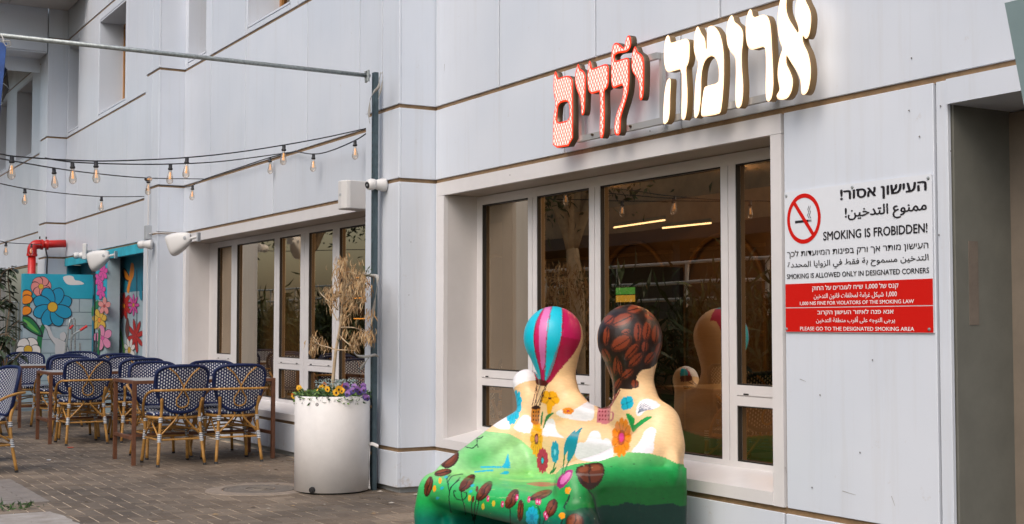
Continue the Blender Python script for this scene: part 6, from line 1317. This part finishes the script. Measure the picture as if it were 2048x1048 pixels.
MB().box(-22.15 - m3.x, -20.3 - m3.x, yb_ + .11 - m3.y, yb_ + .14 - m3.y, 0, 1.72).obj('back_wall', CYD, nc)
for i in range(5):
    MB().box(-21.0 - m3.x, -20.25 - m3.x, 4.7 - m3.y, 4.73 - m3.y, 1.98 + i * .045, 2.0 + i * .045).obj('louver', BLACK, nc)
wr = Wallp('Y', yb_, nc, m3)
for x in (240, 274): wr.poly([(x - .7, 540), (x + .7, 540), (x + .7, 722), (x - .7, 722)], LINE, 'painted_line', False)
wr.poly([(262, 528), (268, 530), (266, 552), (262, 562)], MORA, 'painted_wing'); wr.poly([(246, 536), (252, 538), (259, 552), (260, 564), (250, 560), (244, 548)], LINE, 'painted_wing'); wr.poly([(248, 540), (252, 542), (258, 553), (258, 560), (251, 556)], MORA, 'painted_wing'); wr.poly([(262, 530), (268, 532), (268, 550), (262, 566), (258, 586), (254, 580), (258, 560)], MORA, 'painted_wing')
wr.flower(248, 612, 9, 27, 9, MRED, MORA, 5, 10, 1, .62); wr.flower(268, 610, 8, 22, 6, MMAG, MYEL, 4, 0, 1, .5); wr.flower(272, 672, 8, 34, 9, MRED, MRED, 4, 12, 1, .5); wr.flower(260, 700, 8, 24, 9, MWH, MYEL, 6, 20, 1, .5)
wr.poly([(222, 712), (226, 700), (236, 696), (238, 722), (222, 722)], MBLUE, 'painted_cloud'); wr.poly([(241, 660), (246, 690), (250, 712), (252, 712), (248, 684), (243, 658)], MLG, 'painted_stem'); wr.poly([(256, 634), (252, 660), (256, 676), (260, 655)], pm_('bud', (0.12, 0.04, 0.03)), 'painted_bud')
wr.poly([(284, 560), (286, 600), (280, 590)], CYD, 'painted_shape')

# hand truck with red grips
ht = thing('hand_truck', 'grey metal hand truck with red grips standing in front of the mural wall', 'hand truck', (-18.9, 4.0, 0)); h0 = Vector(ht.location); XH = -18.9
hx = lambda pts: [onX(x, y, XH) - h0 for x, y in pts]
MB().tube(hx([(131, 720), (134, 680), (138, 648), (141, 638), (144, 638), (144, 660), (141, 700), (140, 720)]), .014, 8).obj('frame', STEEL, ht, smooth=True)
MB().tube(hx([(142, 720), (142, 680), (147, 668), (160, 661)]), .014, 8).obj('frame', STEEL, ht); MB().tube(hx([(150, 720), (150, 638), (147, 636), (144, 640)]), .012, 8).obj('frame', STEEL, ht)
MB().tube(hx([(160, 661), (174, 652)]), .018, 8).obj('grip', RED, ht); MB().tube(hx([(139, 658), (146, 650)]), .018, 8).obj('grip', RED, ht)
MB().tube(hx([(131, 722), (150, 722)]), .012, 8).obj('cross_bar', STEEL, ht); MB().box(-.1, .12, -.2, .2, 0.0, .02).obj('toe_plate', STEEL, ht)
for y in (-.22, .22): MB().lathe([(0, -.02), (.10, -.02), (.11, 0), (.10, .02), (0, .02)], seg=16, Mx=Matrix.Rotation(R(90), 3, 'X')).obj('wheel', BLACK, ht).location = (-.1, y, .11)
for pts in ([(131, 722), (131, 735)], [(150, 722), (150, 735)]): pass
for y_ in (-.15, .15): MB().tube([Vector((0, y_, 0)), Vector((0, y_ * .6, 1.0))], .014, 6).obj('upright', STEEL, ht)

# ------------------------------------------------------------------ wire trolley and leafy plant at the left
wt = thing('wire_trolley', 'tall grey wire cage trolley behind the leafy plant at the left edge', 'trolley', (-20.6, 3.2, 0)); w0 = Vector(wt.location)
ya_, yb2, zt_ = onX(-60, 605, -20.6).y, onX(37, 605, -20.6).y, onX(20, 604, -20.6).z
for y in (ya_, yb2):
    for x in (-20.6, -21.1): MB().tube([Vector((x, y, .1)) - w0, Vector((x, y, zt_)) - w0], .013, 6).obj('post', STEEL, wt)
for z in (.15, .6, 1.05, zt_):
    MB().tube([Vector((-20.6, ya_, z)) - w0, Vector((-20.6, yb2, z)) - w0, Vector((-21.1, yb2, z)) - w0, Vector((-21.1, ya_, z)) - w0], .009, 6, closed=True).obj('rail', STEEL, wt)
wm = MB()
for i in range(14): y = ya_ + (yb2 - ya_) * i / 13; wm.tube([Vector((-20.6, y, .15)) - w0, Vector((-20.6, y, zt_)) - w0], .004, 4)
wm.obj('wire_mesh', STEEL, wt, kind='stuff')
for y in (ya_, yb2): MB().lathe([(0, -.015), (.05, -.015), (.05, .015), (0, .015)], seg=12, Mx=Matrix.Rotation(R(90), 3, 'X')).obj('wheel', BLACK, wt).location = Vector((-20.6, y, .05)) - w0
pp_ = thing('potted_shrub', 'dark leafy shrub with drooping oval leaves at the left edge beside the tables', 'plant', (-13.0, 1.9, 0)); p0 = Vector(pp_.location)
MB().lathe([(0, 0), (.16, 0), (.20, .36), (.185, .36), (.18, .33), (0, .33)], seg=24).obj('pot', mat('pot_dark', (0.05, 0.045, 0.04), .6), pp_)
st = MB(); lf = []; tips = [[(0, 740), (8, 700), (14, 650), (20, 600), (16, 560), (18, 535)], [(-10, 760), (0, 700), (20, 660), (38, 640)], [(-12, 700), (-8, 640), (0, 590), (-4, 555)], [(-5, 760), (15, 735), (32, 715), (42, 705)], [(-20, 740), (-15, 690), (5, 668), (30, 680)], [(-5, 620), (8, 600), (25, 606)], [(-5, 580), (6, 545), (25, 536)]]
LM = MB(); big = []
for tp in tips:
    q = smooth_path([onX(x, y, -13.0 + random.uniform(-.12, .12)) - p0 for x, y in tp], 5); st.tube([Vector((0, 0, .33))] + q, .006, 5)
    for i in range(2, len(q)):
        for s_ in (0, 1):
            a = random.uniform(0, 2 * PI); l = random.uniform(.075, .12); d = Vector((math.cos(a) * .7, math.sin(a) * .95, random.uniform(-.5, .25))).normalized() * l; w = d.cross(Vector((0, 0, 1))).normalized() * l * .21; c = q[i] + Vector((0, 0, random.uniform(-.015, .015))); u = Vector((0, 0, .006))
            dr_ = Vector((0, 0, -.022)); big.append([c, c + d * .3 + w * .8 - u, c + d * .62 + w + dr_ * .4, c + d + dr_ * 1.6, c + d * .62 - w + dr_ * .4, c + d * .3 - w * .8 - u])
st.obj('stem', BARK, pp_)
LDK = mat('shrub_leaf', (0.028, 0.045, 0.02), .35, noise=.35, nscale=12)
for L_ in big[:220]:
    c = L_[0]; o = MB().face([p - c for p in L_]); 
    mb = MB(); mb.face([p - c for p in (L_[0], L_[1], L_[2], L_[3])]); mb.face([p - c for p in (L_[0], L_[3], L_[4], L_[5])]); ob = mb.obj('leaf', LDK, pp_); ob.location = c

# hanging dark umbrella and blue banner by the pipe end
um = thing('hanging_umbrella', 'small dark eight sided umbrella hanging on its side at the left end of the pipe', 'umbrella', onD(-16, 163, 8.55)); ux, uy = CR, CU
ax = (-CF * .8 - CR * .45 + Vector((0, 0, -.1))).normalized(); bx_ = ax.cross(Vector((0, 0, 1))).normalized() * -1; by_ = bx_.cross(ax).normalized() * -1
U1 = mat('umbrella_black', (0.022, 0.018, 0.014), .6); U2 = mat('umbrella_navy', (0.012, 0.03, 0.07), .6)
for k in range(8):
    a0, a1 = R(22.5 + 45 * k), R(67.5 + 45 * k); r_ = .165; P0, P1 = (bx_ * math.cos(a0) + by_ * math.sin(a0)) * r_, (bx_ * math.cos(a1) + by_ * math.sin(a1)) * r_
    ap = ax * -.07; mb = MB(); mb.grid([[ap, ap], [P0 * .55 + ap * .62, P1 * .55 + ap * .62], [P0, P1]]); o = mb.obj('canopy_panel', (U1, U2)[k % 4 == 0], um)
    MB().tube([ap, P0 * .55 + ap * .58, P0 * 1.02], .003, 5).obj('rib', STEEL, o)
MB().tube([Vector((0, 0, 0)) - ax * .08, ax * .16], .005, 6).obj('shaft', mat('wood_pale', (0.35, 0.26, 0.18), .6), um)
bn = MB(); bpts = [onD(x, y, 8.4) for x, y in ((-40, 80), (13, 86), (9, 130), (2, 200), (-2, 245), (-40, 250))]; c = bpts[0].copy()
bm2 = bn.prism([p - c for p in bpts], CF * .006).obj('blue_banner', mat('banner_blue', (0.01, 0.05, 0.20), .6, noise=.4, nscale=6)); bm2.location = c; tag(bm2, 'deep blue cloth strip tied to the left end of the pipe', 'banner')
tw = MB(); q = onD(6, 84, 8.35); tw.tube([onD(3, 70, 8.4) - q, onD(8, 82, 8.35) - q, onD(20, 82, 8.35) - q, onD(22, 90, 8.35) - q, onD(12, 92, 8.35) - q, onD(4, 80, 8.35) - q], .004, 5)
t_ = tw.obj('tie_string', STRAP); t_.location = q; tag(t_, 'pale string knotted round the left end of the pipe', 'string')
# tilted teal panel at the top right edge
aw = thing('awning_panel', 'tilted teal grey awning panel cut off by the top right corner', 'awning', onY(2030, 100, 3.9)); a0_ = Vector(aw.location); TEAL = mat('teal_grey_panel', (0.17, 0.235, 0.24), .5, noise=.06)
pts = [onY(x, y, 3.9) - a0_ for x, y in ((2009, 6), (2090, -14), (2150, 220), (2052, 232))]
MB().prism(pts, (0, .04, 0)).obj('panel', TEAL, aw); MB().tube([pts[1], pts[1] + Vector((.0, .62, .1))], .015, 6).obj('arm', STEEL, aw); MB().tube([pts[2], pts[2] + Vector((.0, .62, .1))], .015, 6).obj('arm', STEEL, aw)
# small weed and litter
wd = leaf_mb(70, lambda: (random.gauss(0, .05), random.gauss(0, .07), abs(random.gauss(.0, .02))), .045, 2, droop=-.6, aspect=.3).obj('weed', [MATS['pansy_leaf'], MATS['pansy_leaf_dark']]); wd.location = onZ(33, 1018, .002); wd['kind'] = 'stuff'; tag(wd, 'small weed growing in the pavement joint at the lower left', 'weed')
for x, y, c_, s_, l in ((98, 920, (0.6, 0.62, 0.65), .03, 'small white paper scrap on the pavement before the middle table'), (141, 895, (0.35, 0.06, 0.03), .05, 'flat reddish scrap on the pavement at the foot of the middle table chair')):
    o = MB().prism([(-s_, -s_ * .5, 0), (s_, -s_ * .6, 0), (s_ * .8, s_ * .5, 0), (-s_ * .7, s_ * .6, 0)], (0, 0, .003)).obj('litter', mat('litter_%d' % x, c_, .8)); o.location = onZ(x, y, 0.006); tag(o, l, 'litter')

# fallen leaves and grit on the paving
fl = MB()
for i in range(170):
    u = random.random(); x = -8.0 - 9 * u * u - random.random() * .8; y = random.choice((random.uniform(1.2, 4.4), random.uniform(3.9, 4.45))); a = random.uniform(0, 2 * PI); l = random.uniform(.008, .028); w = l * random.uniform(.3, .6); c, s_ = math.cos(a), math.sin(a)
    if (x - pc.x) ** 2 + (y - pc.y) ** 2 < .31 ** 2: continue
    P4 = [(x + l * c, y + l * s_, .007), (x - w * s_, y + w * c, .0065 + l * .3), (x - l * c, y - l * s_, .007), (x + w * s_, y - w * c, .0065)]
    fl.face(P4, i % 3)
fo2 = fl.obj('fallen_leaves', [mat('fallen_tan', (0.28, 0.19, 0.10), .8), mat('fallen_dark', (0.07, 0.05, 0.035), .8), mat('grit_pale', (0.34, 0.31, 0.27), .9)]); fo2['kind'] = 'stuff'; fo2['label'] = 'tiny fallen leaves and grit scattered over the paving'
